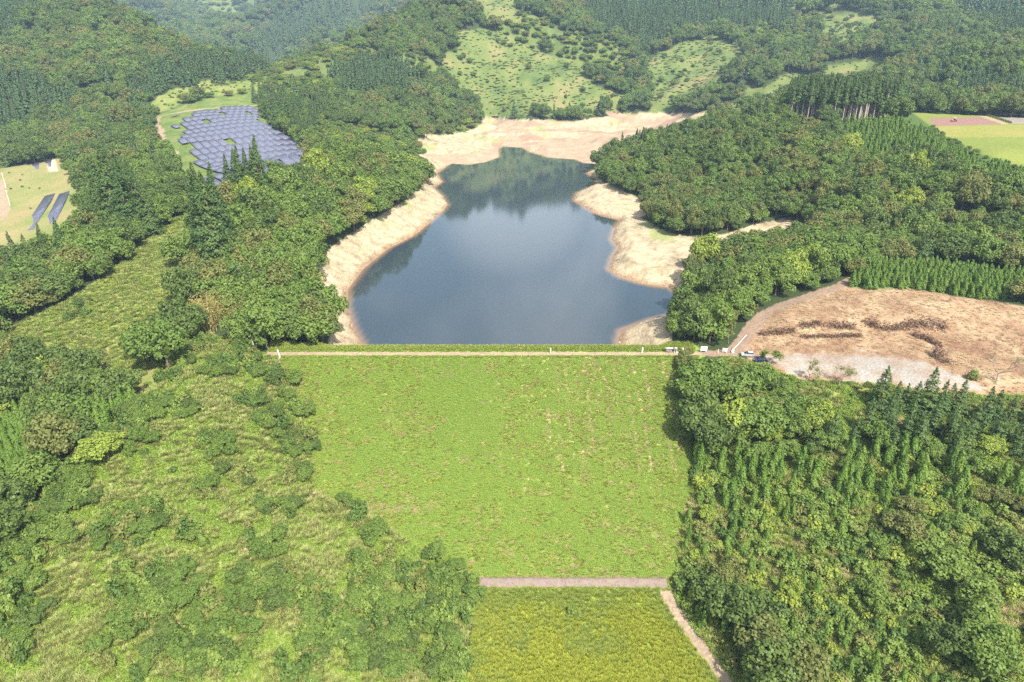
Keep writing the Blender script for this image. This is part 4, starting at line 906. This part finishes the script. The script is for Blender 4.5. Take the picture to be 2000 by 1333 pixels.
if w_ @ np.array([1, 0]) < 0: w_ = -w_
org = np.array(hit(332, 276)[:2]); cand = []
for r_ in range(-16, 60):
    off = 0.35 * r_ % 3
    for q in range(-26, 26):
        c = org + w_ * r_ * 5.6 + u_ * (q * 18.8 + off); z = float(H(c[0], c[1]))
        e = [project(*(c + u_ * s * 7), z + 1)[:2] for s in (-1, 0, 1)]
        if 330 < np.hypot(*c) < 900 and all(inpoly(np.array([a]), np.array([b]), SA)[0] for a, b in e) and random.random() > .05 and polydist(np.array([c[0]]), np.array([c[1]]), TRACK, False)[0] > 10: cand.append((r_, q, c))
rows_ = sorted({r for r, _, _ in cand})
NTH = ['first', 'second', 'third', 'fourth', 'fifth', 'sixth', 'seventh', 'eighth', 'ninth', 'tenth'] + [f'{i}th' for i in range(11, 60)]
for ri, r_ in enumerate(rows_):
    rw = sorted((c for c in cand if c[0] == r_), key=lambda c: np.hypot(*c[2]))
    for qi, (_, _, c) in enumerate(rw):
        ux, uy = (u_ if (np.array([-u_[1], u_[0]]) @ w_) > 0 else -u_)      # low edge to the lower left
        solar_table(c[0], c[1], ux, uy, 18.78, 4.9, R(11), sm, f'blue solar table, {NTH[qi]} from the near end in the {NTH[ri]} row from the track', 'blue solar tables on the hilltop field')
for a, b, lab in [((336,230),(350,226),'small blue solar table alone at the bend of the dirt track'), ((334,246),(352,253),'short blue solar table below the lone one beside the dirt track')]:
    A, B = hit(*a), hit(*b); d = (B - A).xy; solar_table((A.x + B.x) / 2, (A.y + B.y) / 2, *( -d.normalized() if d.normalized().dot(Vector(u_)) * (1 if (np.array([-u_[1], u_[0]]) @ w_) > 0 else -1) < 0 else d.normalized()), max(8, min(d.length, 16)), 4.0, R(11), sm, lab, 'blue solar tables on the hilltop field')
def farm_table(a, b, W, lab):
    A, B = hit(*a), hit(*b); d = (B - A).xy; L = d.length; d.normalize()
    solar_table((A.x + B.x) / 2, (A.y + B.y) / 2, d.x, d.y, L, W, R(-14), SM2, lab, 'dark solar tables on the left farm field')
farm_table((52,452),(98,380), 6.5, 'long dark solar table running up the left farm field, nearer the open field')
farm_table((96,438),(126,376), 6.5, 'long dark solar table beside the trees on the left farm field')
farm_table((64,332),(65,316), 8, 'small dark solar table at the farm field far end, away from the track')
farm_table((88,328),(90,311), 8, 'small dark solar table at the farm field far end, beside the white track')

# cars
def car(px, py, rz, body, label, roofc=None):
    p = hit(px, py); o = empty('parked_car', p, rz); m_ = plain('car_paint', body, .25, 0, 1)
    prof = [(-2.0, .32), (-2.05, .75), (-1.95, 1.0), (-1.0, 1.03), (1.1, .98), (1.95, .78), (2.05, .55), (2.0, .3)]
    cab = [(-1.9, 1.0), (-1.55, 1.5), (.05, 1.54), (.45, 1.45), (1.2, .98)]
    def loft(pts, w0, w1, zmin, zmax):
        n = len(pts); V = []
        for sgn in (-1, 1):
            for x_, z_ in pts:
                k = (z_ - zmin) / (zmax - zmin); V.append((x_, sgn * (w0 + (w1 - w0) * k), z_))
        bm = bmesh.new(); vs = [bm.verts.new(v) for v in V]
        bm.faces.new(vs[:n]); bm.faces.new(vs[n:][::-1])
        for i in range(n): j = (i + 1) % n; bm.faces.new((vs[i], vs[i + n], vs[j + n], vs[j]))
        bmesh.ops.recalc_face_normals(bm, faces=bm.faces); me = bpy.data.meshes.new('body'); bm.to_mesh(me); bm.free(); return me
    for nme, me, mt in (('body', loft(prof, .80, .84, .3, 1.03), m_), ('cabin', loft(cab, .80, .62, 1.0, 1.54), GLASS)):
        me.materials.append(mt); q = link(nme, me, o); b = q.modifiers.new('bevel', 'BEVEL'); b.width = .07; b.segments = 3
    part('roof', [box(-.72, 0, 1.545, 1.55, 1.2, .05), box(-1.72, .66, 1.27, .1, .05, .6, 0, 0, .6), box(-1.72, -.66, 1.27, .1, .05, .6, 0, 0, .6), box(.8, .68, 1.25, .09, .05, .78, 0, 0, -.95), box(.8, -.68, 1.25, .09, .05, .78, 0, 0, -.95), box(-.5, .7, 1.28, .1, .05, .5), box(-.5, -.7, 1.28, .1, .05, .5)], m_, o, .02)
    for x_ in (-1.25, 1.25):
        for s in (-1, 1):
            w = part('wheel', tube((x_, s * .66, .32), (x_, s * .86, .32), .32, .32, 18), DARK, o); part('rim', [tube((x_, s * .80, .32), (x_, s * .875, .32), .19, .17, 14), box(x_, s * .87, .32, .3, .02, .05), box(x_, s * .87, .32, .05, .02, .3)], STEEL, w)
    for s in (-1, 1):
        part('headlight', box(1.93, s * .6, .72, .18, .3, .14, 0, 0, -.3), LAMP, o, .03); part('tail_light', box(-2.02, s * .65, .82, .08, .22, .22), RED, o, .02); part('wing_mirror', box(.75, s * .9, 1.05, .12, .18, .12), m_, o, .03)
    part('bumper', [box(2.02, 0, .42, .12, 1.5, .2), box(-2.04, 0, .42, .12, 1.5, .2)], DARK, o, .03)
    part('number_plate', [box(2.09, 0, .45, .02, .33, .16), box(-2.11, 0, .6, .02, .33, .16)], WHITE, o)
    tag(o, label, 'car', 'cars parked at the end of the dam path'); return o
car(1460, 696, R(172), (.33, .33, .35), 'silver white hatchback parked on the dirt beside the gate, nearest the dam path')
car(1484, 706, R(170), (.02, .03, .07), 'dark blue car parked under the small green tree by the gravel')

# people
def person(px, py, rz, top, legs, hat, label, walk=0.0, sc=1.0, lean=0):
    p = hit(px, py); o = empty('person', p, rz); o.scale = (sc,) * 3
    skin = plain('skin', (.45, .28, .2), .6); tm, lm, hm = plain('shirt', top, .8, .08, 9), plain('trousers', legs, .85, .08, 9), plain('hat_cloth', hat, .85)
    V, E, RD = [], [], []
    def chain(start, pts, par=None):
        k = start
        for q, r_ in pts:
            V.append(q); RD.append(r_); E.append((k, len(V) - 1)); k = len(V) - 1
        return k
    V.append((0, 0, .95)); RD.append(.155)
    ch = chain(0, [((.0, 0, 1.12), .14), ((lean * .5, 0, 1.30), .16), ((lean, 0, 1.42), .12)]); nk = chain(ch, [((lean, 0, 1.50), .055), ((lean + .01, 0, 1.58), .085), ((lean + .015, 0, 1.66), .095), ((lean + .01, 0, 1.73), .06)])
    for s in (-1, 1):
        w = walk * s
        chain(0, [((0, s * .1, .88), .105), ((w * .22 + .02, s * .11, .50), .07), ((w * .34 - .03, s * .11, .10), .045), ((w * .34 + .1, s * .12, .04), .04)])
        sh = chain(ch, [((lean, s * .19, 1.40), .07), ((lean - w * .1, s * .25, 1.14), .048), ((lean - w * .2 + .1, s * .25, .92), .034), ((lean - w * .22 + .14, s * .25, .86), .03)])
        hx, hz = lean - w * .22 + .15, .84
        for f, (dy, ln) in enumerate(((-.027, .075), (-.009, .085), (.009, .08), (.027, .065))):
            chain(sh, [((hx + .01, s * .25 + dy, hz), .011), ((hx + .025, s * .25 + dy, hz - ln * .55), .009), ((hx + .02, s * .25 + dy, hz - ln), .008)])
        chain(sh, [((hx + .03, s * .25 - s * .02, hz + .015), .011), ((hx + .065, s * .25 - s * .03, hz - .02), .009)])
    me = bpy.data.meshes.new('body'); me.from_pydata(V, E, []); b = link('body', me, o)
    sk = b.modifiers.new('skin', 'SKIN'); lay = me.skin_vertices[0] if me.skin_vertices else None
    if lay is None:
        bm = bmesh.new(); bm.from_mesh(me); bm.verts.layers.skin.verify(); bm.to_mesh(me); bm.free(); lay = me.skin_vertices[0]
    for i, r_ in enumerate(RD): lay.data[i].radius = (r_, r_ * (1.25 if i < 4 and i else 1)); lay.data[i].use_root = i == 0
    b.modifiers.new('sub', 'SUBSURF').levels = 1; b.modifiers['sub'].render_levels = 1
    dg_ = bpy.context.evaluated_depsgraph_get(); em = bpy.data.meshes.new_from_object(b.evaluated_get(dg_)); b.modifiers.clear(); b.data = em; em.materials.clear()
    for q in (skin, tm, lm, DARK): em.materials.append(q)
    for f in em.polygons:
        c = f.center; f.use_smooth = True
        f.material_index = 3 if c.z < .1 else 2 if c.z < .97 and abs(c.y) < .2 else 1 if c.z < 1.46 and not (abs(c.y) > .2 and c.z < .93) else 0
    hx = lean + .015
    an = np.linspace(0, 2 * math.pi, 16, endpoint=False)
    ringv = []
    for rr_, zz in ((.2, 1.70), (.11, 1.715), (.105, 1.80), (.06, 1.84), (.005, 1.845)): ringv.append(np.c_[hx + np.cos(an) * rr_ * 1.05, np.sin(an) * rr_, np.full(16, zz)])
    Vh = np.concatenate(ringv); Fh = [(a * 16 + i, a * 16 + (i + 1) % 16, (a + 1) * 16 + (i + 1) % 16, (a + 1) * 16 + i) for a in range(4) for i in range(16)]
    part('hat', (Vh, np.array(Fh)), hm, o, smooth=True)
    part('hair', [(np.c_[hx - .02 + np.outer(np.ones(2), np.cos(an) * .1).ravel(), np.outer(np.ones(2), np.sin(an) * .095).ravel(), np.repeat([1.62, 1.705], 16)], np.array([(i, (i + 1) % 16, 16 + (i + 1) % 16, 16 + i) for i in range(5, 11)]))], plain('hair', (.02, .015, .012), .6), o, smooth=True)
    part('nose', box(hx + .1, 0, 1.635, .03, .025, .035), skin, o, .008); part('eyes', [box(hx + .089, -.033, 1.66, .012, .022, .01), box(hx + .089, .033, 1.66, .012, .022, .01)], DARK, o)
    part('mouth', box(hx + .085, 0, 1.595, .012, .045, .008), plain('lips', (.35, .13, .11), .5), o)
    part('ear', box(hx - .005, .092, 1.64, .04, .02, .06), skin, o, .008); part('ear', box(hx - .005, -.092, 1.64, .04, .02, .06), skin, o, .008)
    tag(o, label, 'person', 'people walking on the dam crest'); return o
WH = (.78, .78, .76)
person(1075, 691, R(10), WH, (.7, .7, .68), WH, 'person in white clothes and white hat alone near the middle of the dam path', .3, 1.08)
person(1254, 690.5, R(20), WH, (.74, .74, .72), WH, 'person in white clothes striding on the dam path towards the right end', .9, 1.08, .08)
person(1320, 690, R(160), (.05, .06, .09), (.04, .045, .06), WH, 'person in dark clothes and white hat on the dam path beside one in white', .2, 1.05)
person(1333, 690.5, R(200), WH, WH, WH, 'person in white clothes next to the one in dark clothes by the trees', .25, 1.08)

# signs, gate and posts at the right end of the crest
def board(px, py, rz, w, h, lift, mat, label, cat, name='notice_board', frame=WHITE, lines=False):
    p = hit(px, py); o = empty(name, p, rz)
    part('board', box(0, 0, lift + h / 2, w, .06, h), mat, o, .01)
    for s in (-1, 1): part('leg', tube((s * w * .4, .06, -.3), (s * w * .4, .06, lift + h * .9), .045, .045, 8), frame, o)
    tag(o, label, cat); return o
b1 = board(1374, 689, 0, 2.1, 1.45, .75, WHITE, 'large blank white notice board on two legs beside the dam path', 'sign')
part('rim', [box(0, -.02, .75, 2.16, .1, .06), box(0, -.02, 2.2, 2.16, .1, .06)], GREY, b1)
board(1415, 690, R(-25), 1.5, 1.15, .55, plain('grey_white_board', (.6, .6, .58), .6, .15, 4), 'smaller grey white board turned towards the road beside the gate', 'sign', 'sign_board')
p = hit(1403, 690); o = empty('marker_post', p); part('post', [tube((0, 0, -.3), (-.12, 0, 1.45), .06, .055, 10)], WHITE, o); part('cap', [tube((-.12, 0, 1.45), (-.125, 0, 1.52), .065, .03, 10)], GREY, o); tag(o, 'white marker post standing between the two sign boards', 'post', 'white marker posts')
p = hit(704, 694); o = empty('marker_post', p); part('post', [tube((0, 0, -.3), (0, 0, .9), .07, .065, 10)], WHITE, o); part('cap', [tube((0, 0, .9), (0, 0, .96), .075, .03, 10)], GREY, o); tag(o, 'short white marker post in the grass at the left part of the dam path', 'post', 'white marker posts')
p = hit(1431, 689); o = empty('boom_gate', p)
part('housing', [box(0, 0, .55, .55, .45, 1.1), box(0, 0, 1.25, .3, .3, .35)], WHITE, o, .04); part('base', box(0, 0, .03, .9, .8, .12), GREY, o)
part('arm', [tube((-.35, -.26, .75), (3.6, -.26, 6.4), .10, .07, 8)], WHITE, o); part('counterweight', box(-.4, -.26, .62, .35, .2, .3, 0, 0, -.9), WHITE, o, .03)
tag(o, 'white boom gate with its long arm raised beside the road', 'gate')
p = hit(1442, 672); o = empty('traffic_mirror', p); part('post', tube((0, 0, -.3), (0, 0, 3.0), .05, .045, 8), GREY, o); an = np.linspace(0, 6.283, 20, endpoint=False)
part('mirror', [tube((0, -.06, 2.6), (0, -.14, 2.58), .42, .40, 20), (np.c_[np.r_[0, np.cos(an) * .4], np.r_[-.19, np.full(20, -.14)], np.r_[2.58, 2.58 + np.sin(an) * .4]], np.array([(0, 1 + i, 1 + (i + 1) % 20, 0) for i in range(20)]))], plain('mirror_face', (.8, .82, .84), .1, 0, 1, .8), o); tag(o, 'round convex traffic mirror on a post behind the boom gate', 'mirror')
p = hit(1306, 689); o = empty('display_frame', p); 
for xx in (-.95, 0, .95): part('post', box(xx, 0, .65, .1, .1, 1.9), WOOD, o)
part('rail', [box(0, -.03, 1.5, 2.2, .08, .12), box(0, -.03, .5, 2.2, .08, .1)], GREY, o); part('panel', [box(-.48, .02, 1.0, .8, .05, .85), box(.48, .02, 1.0, .8, .05, .85)], STONE, o); part('roof', [box(0, -.2, 1.72, 2.5, .55, .05, 0, .35), box(0, .2, 1.72, 2.5, .55, .05, 0, -.35)], GREY, o)
tag(o, 'grey wooden display frame at the water side of the crest path', 'sign')
p = hit(1319, 689); o = empty('stone_monument', p); part('plinth', box(0, 0, .2, 1.2, .8, .45), STONE, o, .04); part('slab', [box(0, 0, 1.15, .85, .3, 1.5)], STONE, o, .08); part('inset', box(0, -.16, 1.2, .6, .03, 1.1), GREY, o); tag(o, 'upright grey stone monument on a plinth beside the crest path', 'monument')
p = hit(1338, 685); o = empty('park_bench', p); part('seat', [box(0, -.12 + .13 * i, .45, 1.6, .11, .04) for i in range(3)], WOOD, o); part('backrest', [box(0, .28, .62 + .14 * i, 1.6, .04, .1, 0, -.15) for i in range(2)], WOOD, o)
for s in (-1, 1): part('leg', [box(s * .6, 0, .1, .08, .45, .66)], GREY, o)
tag(o, 'brown wooden bench at the foot of the trees by the crest path', 'bench')
A, B = hit(541, 682), hit(547, 701); o = empty('kerb_wall', (A + B) / 2, math.atan2(B.y - A.y, B.x - A.x)); L_k = (B - A).xy.length
part('block', [box(0, 0, .15, L_k, .35, .7)], plain('pale_concrete', (.5, .46, .45), .9, .15, 3), o, .03); part('coping', box(0, 0, .52, L_k + .1, .45, .08), GREY, o, .02); tag(o, 'low pale concrete wall across the left end of the dam path', 'wall')

# stone toe wall: long sloping masonry strip
A, B = hit(936, 1149), hit(1304, 1149); n = 70; V = []
for i in range(n + 1):
    t = i / n; x = A.x + (B.x - A.x) * t; yb = A.y + (B.y - A.y) * t
    for dy, dz in ((-.12, -.4), (0, .22), (1.7, .42), (2.25, .5), (2.5, -.2)): V.append((x, yb + dy + random.uniform(-.08, .08), float(H(x, yb + dy)) + dz + random.uniform(-.04, .04)))
Fq = [(i * 5 + j, i * 5 + j + 1, i * 5 + j + 6, i * 5 + j + 5) for i in range(n) for j in range(4)]
msn, N, Lk = nm('masonry')
out = N.new('ShaderNodeOutputMaterial'); bs = N.new('ShaderNodeBsdfPrincipled'); ge = N.new('ShaderNodeNewGeometry'); bk = N.new('ShaderNodeTexVoronoi'); bk.inputs['Scale'].default_value = 2.6
crm = N.new('ShaderNodeValToRGB'); crm.color_ramp.elements[0].color = (.17, .125, .12, 1); crm.color_ramp.elements[1].color = (.07, .05, .045, 1); crm.color_ramp.elements[1].position = .8
nzz = N.new('ShaderNodeTexNoise'); nzz.inputs['Scale'].default_value = .8; mxx = N.new('ShaderNodeMixRGB'); mxx.inputs[2].default_value = (.2, .155, .12, 1)
Lk.new(ge.outputs['Position'], bk.inputs['Vector']); Lk.new(ge.outputs['Position'], nzz.inputs['Vector']); Lk.new(bk.outputs['Distance'], crm.inputs[0]); Lk.new(crm.outputs[0], mxx.inputs[1]); Lk.new(nzz.outputs['Fac'], mxx.inputs[0]); Lk.new(mxx.outputs[0], bs.inputs['Base Color']); bs.inputs['Roughness'].default_value = .95; Lk.new(bs.outputs[0], out.inputs[0])
o = link('stone_wall', mesh_np('stone_wall', np.array(V), np.array(Fq), [msn])); tag(o, 'long low sloping stone wall across the foot of the dam', 'wall')

# brush piles: windrows of cut brush on the cleared ground
TW = plain('cut_brush', (.14, .085, .052), .95, .35, 2); TW2 = plain('dead_leaves', (.17, .095, .06), .95, .3, 2)
def brush_row(pts, w, h, label):
    w *= .85; h *= 1.8
    P_ = [hit(*q) for q in pts]; c = sum(P_, Vector()) / len(P_); o = empty('brush_pile', c)
    st_, lv = [], []; rr_ = np.random.default_rng(int(pts[0][0]))
    for a, b in zip(P_[:-1], P_[1:]):
        Ls = (b - a).length; n = int(Ls * 40)
        for i in range(n):
            q = a.lerp(b, rr_.random()); q = np.array([q.x, q.y, 0]) + np.append(rr_.normal(0, w * .4, 2), 0); q[2] = float(H(q[0], q[1])); 
            d = math.hypot(*(q[:2] - np.array(a.lerp(b, min(max((Vector(q[:2]) - a.xy).dot((b - a).xy) / (b - a).xy.length_squared, 0), 1)).xy))); hh = h * max(0, 1 - d / (w * 1.1)) * (.5 + fbm(np.array([q[0] / 3]), np.array([q[1] / 3]), 7)[0])
            q[2] += rr_.random() * hh; dv = rr_.normal(size=3); dv[2] *= .55; dv *= rr_.uniform(.25, .8) / np.linalg.norm(dv)
            st_.append(tube(q - dv - c, q + dv - c, .045, .02, 4))
            if i % 3: lv.append(q - np.array(c) + (0, 0, .1))
    part('branches', st_, TW, o); lv = np.array(lv); V, F = cards(lv, rr_.normal(size=lv.shape) + (0, 0, .8), rr_.uniform(.15, .4, len(lv)), rr_); part('dead_foliage', (V, F), TW2, o)
    tag(o, label, 'brush pile', 'rows of cut brush on the cleared ground')
brush_row([(1482,655),(1520,652),(1555,650)], 1.6, 1.6, 'brown brush pile at the road end of the lower row')
brush_row([(1560,640),(1605,636)], 1.2, 1.3, 'small brown brush pile between the two ends of the upper row')
brush_row([(1615,638),(1670,643)], 1.4, 1.7, 'dark brush pile left of the middle of the upper row')
brush_row([(1690,634),(1735,646),(1765,643)], 1.7, 1.8, 'tall ragged brush pile in the middle of the upper row')
brush_row([(1765,640),(1810,638),(1848,644)], 1.7, 2.0, 'long dark brush pile at the right end of the upper row')
brush_row([(1565,660),(1625,659),(1680,658)], 1.1, .8, 'low flat brush row in front of the upper row')
brush_row([(1782,655),(1815,667),(1838,680)], 1.3, 1.2, 'brush row curving down towards the gravel')
brush_row([(1822,690),(1832,702),(1852,712)], 2.0, 1.9, 'rounded brush pile nearest the end of the gravel')

# bare and thin trees
def bare_tree(px, py, h, seed, leaf, label, name='bare_tree', mat=None, nleaf=0, spread=.55, levels=4):
    p = hit(px, py); o = empty(name, p); r_ = random.Random(seed); segs, tips = [], []
    def grow(a, d, L, rad, lv):
        b = a + d * L; segs.append(tube(a, b, rad, rad * .68, 5)); tips.append(b) if lv <= 1 else None
        if lv == 0: return
        for k in range(r_.choice((2, 3))):
            e = Vector((r_.gauss(0, 1), r_.gauss(0, 1), r_.gauss(.25, .5))).normalized(); nd = (d * (1 - spread * .75) + e * spread).normalized(); grow(b, nd, L * r_.uniform(.62, .85), rad * .62, lv - 1)
    grow(Vector((0, 0, -.4)), Vector((r_.gauss(0, .06), r_.gauss(0, .06), 1)).normalized(), h * .28, h * .018, levels)
    part('trunk', segs, plain('grey_bark', (.2, .155, .12), .9, .3, 4), o)
    if nleaf:
        rr_ = np.random.default_rng(seed); T = np.array([tips[i % len(tips)] for i in range(nleaf)]) + rr_.normal(0, h * .035, (nleaf, 3)); V, F = cards(T, rr_.normal(size=T.shape) + (0, 0, .9), rr_.uniform(.08, .2, nleaf), rr_); part('crown', (V, F), mat, o)
    tag(o, label, 'tree')
bare_tree(1945, 748, 12, 3, 0, 'leafless spreading tree on the dry ground right of the gravel', nleaf=260, mat=SHM[2], levels=5)
bare_tree(1580, 742, 7.5, 5, 0, 'thin sparse tree on the gravel edge, nearer the parked cars', 'thin_tree', SHM[2], 800, .6, 5)
bare_tree(1638, 757, 8, 8, 0, 'thin sparse tree on the gravel edge, nearer the cedars', 'thin_tree', SHM[2], 700, .6, 5)
bare_tree(1504, 716, 7, 12, 0, 'small green tree leaning over the parked cars', 'young_tree', SHM[1], 2600, .6, 5)
bare_tree(1422, 672, 6.5, 14, 0, 'greyish thin tree above the white boards', 'thin_tree', SHM[2], 900, .6, 5)
bare_tree(1458, 628, 7, 15, 0, 'reddish bare tree beside the bend of the dirt road', 'thin_tree', TM[2], 300, .6, 5)
p = hit(496, 678); o = empty('dead_trunk', p); part('trunk', [tube((0, 0, -.5), (-.5, 0, 5), .26, .2, 8), tube((-.5, 0, 5), (-1.3, .1, 10.5), .2, .09, 8), tube((-.5, 0, 5), (-1.9, .6, 7.2), .07, .03, 5)], PALEBARK, o); tag(o, 'bare pale dead trunk leaning at the left end of the dam', 'tree')
# bamboo
p = hit(415, 640); o = empty('bamboo_clump', p); rr_ = np.random.default_rng(77); cul, lv, no = [], [], []
for i in range(90):
    a = np.append(rr_.normal(0, 3.2, 2), 0); a[2] = float(H(p.x + a[0], p.y + a[1])) - p.z; d = np.append(rr_.normal(0, .16, 2), 1); hh = rr_.uniform(7, 13); b = a + d * hh; cul.append(tube(a, b, .06, .02, 4))
    t = rr_.uniform(.35, 1.02, 55); lv.append(a + d * hh * t[:, None] + rr_.normal(0, .5, (55, 3))); no.append(rr_.normal(size=(55, 3)) + (0, 0, .6))
part('culms', cul, plain('bamboo_culm', (.42, .36, .14), .6, .2, 2), o); lv, no = np.concatenate(lv), np.concatenate(no); part('leaves', cards(lv, no, rr_.uniform(.2, .42, len(lv)), rr_, (.25, .5)), BAM, o); tag(o, 'yellowing bamboo clump between dark trees left of the dam', 'bamboo')
# driftwood
for i, (a, b) in enumerate([((1532,436),(1556,440)),((1534,441),(1560,446)),((1528,431),(1550,434)),((1540,448),(1558,443))]):
    A, B = hit(*a), hit(*b); A.z += .25 + .1 * i; B.z += .3; o = empty('driftwood_log', A); M_ = B - A
    part('stem', [tube((0, 0, 0), M_ * .6, .22, .18, 8), tube(M_ * .6, M_, .18, .08, 8), tube(M_ * .5, M_ * .62 + Vector((.4, .5, .8)), .08, .03, 5)], PALEBARK, o)
    tag(o, ['pale driftwood log in the middle of the heap behind the sandy spur', 'pale driftwood log lowest in the heap behind the sandy spur', 'pale driftwood log highest in the heap behind the sandy spur', 'pale driftwood log lying across the others behind the sandy spur'][i], 'log', 'driftwood logs behind the sandy spur')
# tractor and hedge on the fields
p = hit(1862, 238); o = empty('tractor', p, R(190)); ORG = plain('tractor_paint', (.5, .12, .05), .4)
part('body', [box(.9, 0, 1.0, 1.7, .75, .6), box(-.5, 0, .95, 1.2, .95, .5)], ORG, o, .08); part('cab', [box(-.5, 0, 1.75, 1.15, 1.1, 1.1)], GLASS, o, .06); part('roof', box(-.5, 0, 2.36, 1.4, 1.3, .14), WHITE, o, .04)
for x_, r_ in ((-.75, .75), (1.35, .48)):
    for s in (-1, 1): w = part('wheel', tube((x_, s * .55, r_), (x_, s * .95, r_), r_, r_, 20), DARK, o); part('rim', tube((x_, s * .9, r_), (x_, s * .97, r_), r_ * .5, r_ * .5, 14), WHITE, w)
part('tiller', [box(-1.9, 0, .5, .8, 1.9, .5), tube((-1.2, .3, .8), (-1.9, .3, .7), .06, .06), tube((-1.2, -.3, .8), (-1.9, -.3, .7), .06, .06)], DARK, o); part('bonnet_lamp', [box(1.76, .22, 1.1, .05, .15, .12), box(1.76, -.22, 1.1, .05, .15, .12)], LAMP, o)
tag(o, 'small tractor with white roof working the brown ploughed strip', 'tractor')
A, B = hit(1873, 212), hit(1975, 241.5); rr_ = np.random.default_rng(5); n = 5200; t = rr_.random(n); c = np.outer(1 - t, A) + np.outer(t, B) + np.c_[rr_.normal(0, .35, (n, 2)), rr_.uniform(0, 1.3, n)]; c[:, 2] = H(c[:, 0], c[:, 1]) + rr_.uniform(0, 1.3, n)
o = empty('hedge', A); part('leaves', cards(c - np.array(A), rr_.normal(size=c.shape) + (0, 0, .5), rr_.uniform(.12, .25, n), rr_), TM[0], o); part('stems', [tube(np.array(A.lerp(B, k)) - np.array(A) - (0, 0, .4), np.array(A.lerp(B, k)) - np.array(A) + (0, 0, .9), .05, .03, 4) for k in np.linspace(0, 1, 60)], BARK, o); tag(o, 'straight dark clipped hedge between the ploughed fields', 'hedge')
# poles, pylon, van
def pole(px, py, h, label):
    p = hit(px, py); o = empty('utility_pole', p); part('pole', tube((0, 0, -.5), (0, 0, h), .17, .11, 10), plain('pole_concrete', (.6, .58, .55), .8), o)
    part('crossarm', [box(0, 0, h - .6, 1.9, .1, .12), box(0, 0, h - 1.5, 1.4, .1, .12)], STEEL, o); part('insulators', [tube((x_, 0, h - .55), (x_, 0, h - .3), .06, .05) for x_ in (-.85, -.3, .3, .85)], WHITE, o); tag(o, label, 'utility pole', 'concrete utility poles')
pole(20, 402, 9.5, 'concrete utility pole beside the left farm track, nearer the dam'); pole(12, 368, 10, 'concrete utility pole beside the left farm track, farther from the dam'); pole(1917, 208, 10, 'pale utility pole at the edge of the fields on the right hill')
p = hit(212, 22); o = empty('pylon', p); LW = []; hP = 30.0
def leg(z, s=1): w = 3.4 * (1 - z / hP) + .5; return w
lev = [0, 6, 11, 15.5, 19, 22, 25, 28, 30]
for a, b in zip(lev[:-1], lev[1:]):
    for (i, j) in ((-1, -1), (1, -1), (1, 1), (-1, 1)):
        wa, wb = leg(a), leg(b); LW.append(tube((i * wa, j * wa, a), (i * wb, j * wb, b), .17, .16, 4))
    for (i, j), (k, l) in (((-1, -1), (1, -1)), ((1, -1), (1, 1)), ((1, 1), (-1, 1)), ((-1, 1), (-1, -1))):
        wa, wb = leg(a), leg(b); LW.append(tube((i * wa, j * wa, a), (k * wb, l * wb, b), .1, .1, 4)); LW.append(tube((k * wa, l * wa, a), (i * wb, j * wb, b), .1, .1, 4)); LW.append(tube((i * wb, j * wb, b), (k * wb, l * wb, b), .1, .1, 4))
part('lattice', LW, plain('pylon_steel', (.6, .62, .64), .5), o)
for z_ in (19, 23, 27): part('crossarm', [tube((0, 0, z_ + 1.2), (s * 5.2, 0, z_), .12, .08, 4) for s in (-1, 1)] + [tube((0, 0, z_), (s * 5.2, 0, z_), .12, .08, 4) for s in (-1, 1)], STEEL, o)
tag(o, 'grey lattice power pylon on top of the left hill', 'pylon')
p = hit(329, 296); o = empty('parked_van', p, R(120)); part('body', [box(-.35, 0, 1.1, 2.7, 1.5, 1.55), box(1.3, 0, .75, .75, 1.45, .8)], WHITE, o, .1); part('windscreen', box(1.12, 0, 1.45, .06, 1.3, .7, 0, 0, -.45), GLASS, o); part('side_windows', [box(-.3, s * .76, 1.45, 2.2, .03, .45) for s in (-1, 1)], GLASS, o)
for x_ in (-1.1, 1.1):
    for s in (-1, 1): part('wheel', tube((x_, s * .58, .3), (x_, s * .77, .3), .3, .3, 16), DARK, o)
tag(o, 'small white van parked where the dirt track ends below the solar field', 'van')
# ------------------------------------------------------------------ haze: one closed box of thin air round everything
hz, N, Lk = nm('air')
out = N.new('ShaderNodeOutputMaterial'); pv = N.new('ShaderNodeVolumePrincipled')
pv.inputs['Color'].default_value = (.55, .78, 1.0, 1); pv.inputs['Density'].default_value = .00009; pv.inputs['Anisotropy'].default_value = 0.0
Lk.new(pv.outputs[0], out.inputs['Volume'])
zb, zt = float(GZ.min()) - 1.5, float(GZ.max()) + 70
bm = bmesh.new(); bmesh.ops.create_cube(bm, size=1)
for v_ in bm.verts: v_.co = Vector((v_.co.x * 7600, v_.co.y * 4600 + 2080, (zb + zt) / 2 + v_.co.z * (zt - zb)))
me = bpy.data.meshes.new('haze'); bm.to_mesh(me); bm.free(); me.materials.append(hz)
tag(link('haze', me), 'pale blue air haze over the valley', 'haze', kind='stuff')
print('counts', {k: len(v) for k, v in PL.items()})
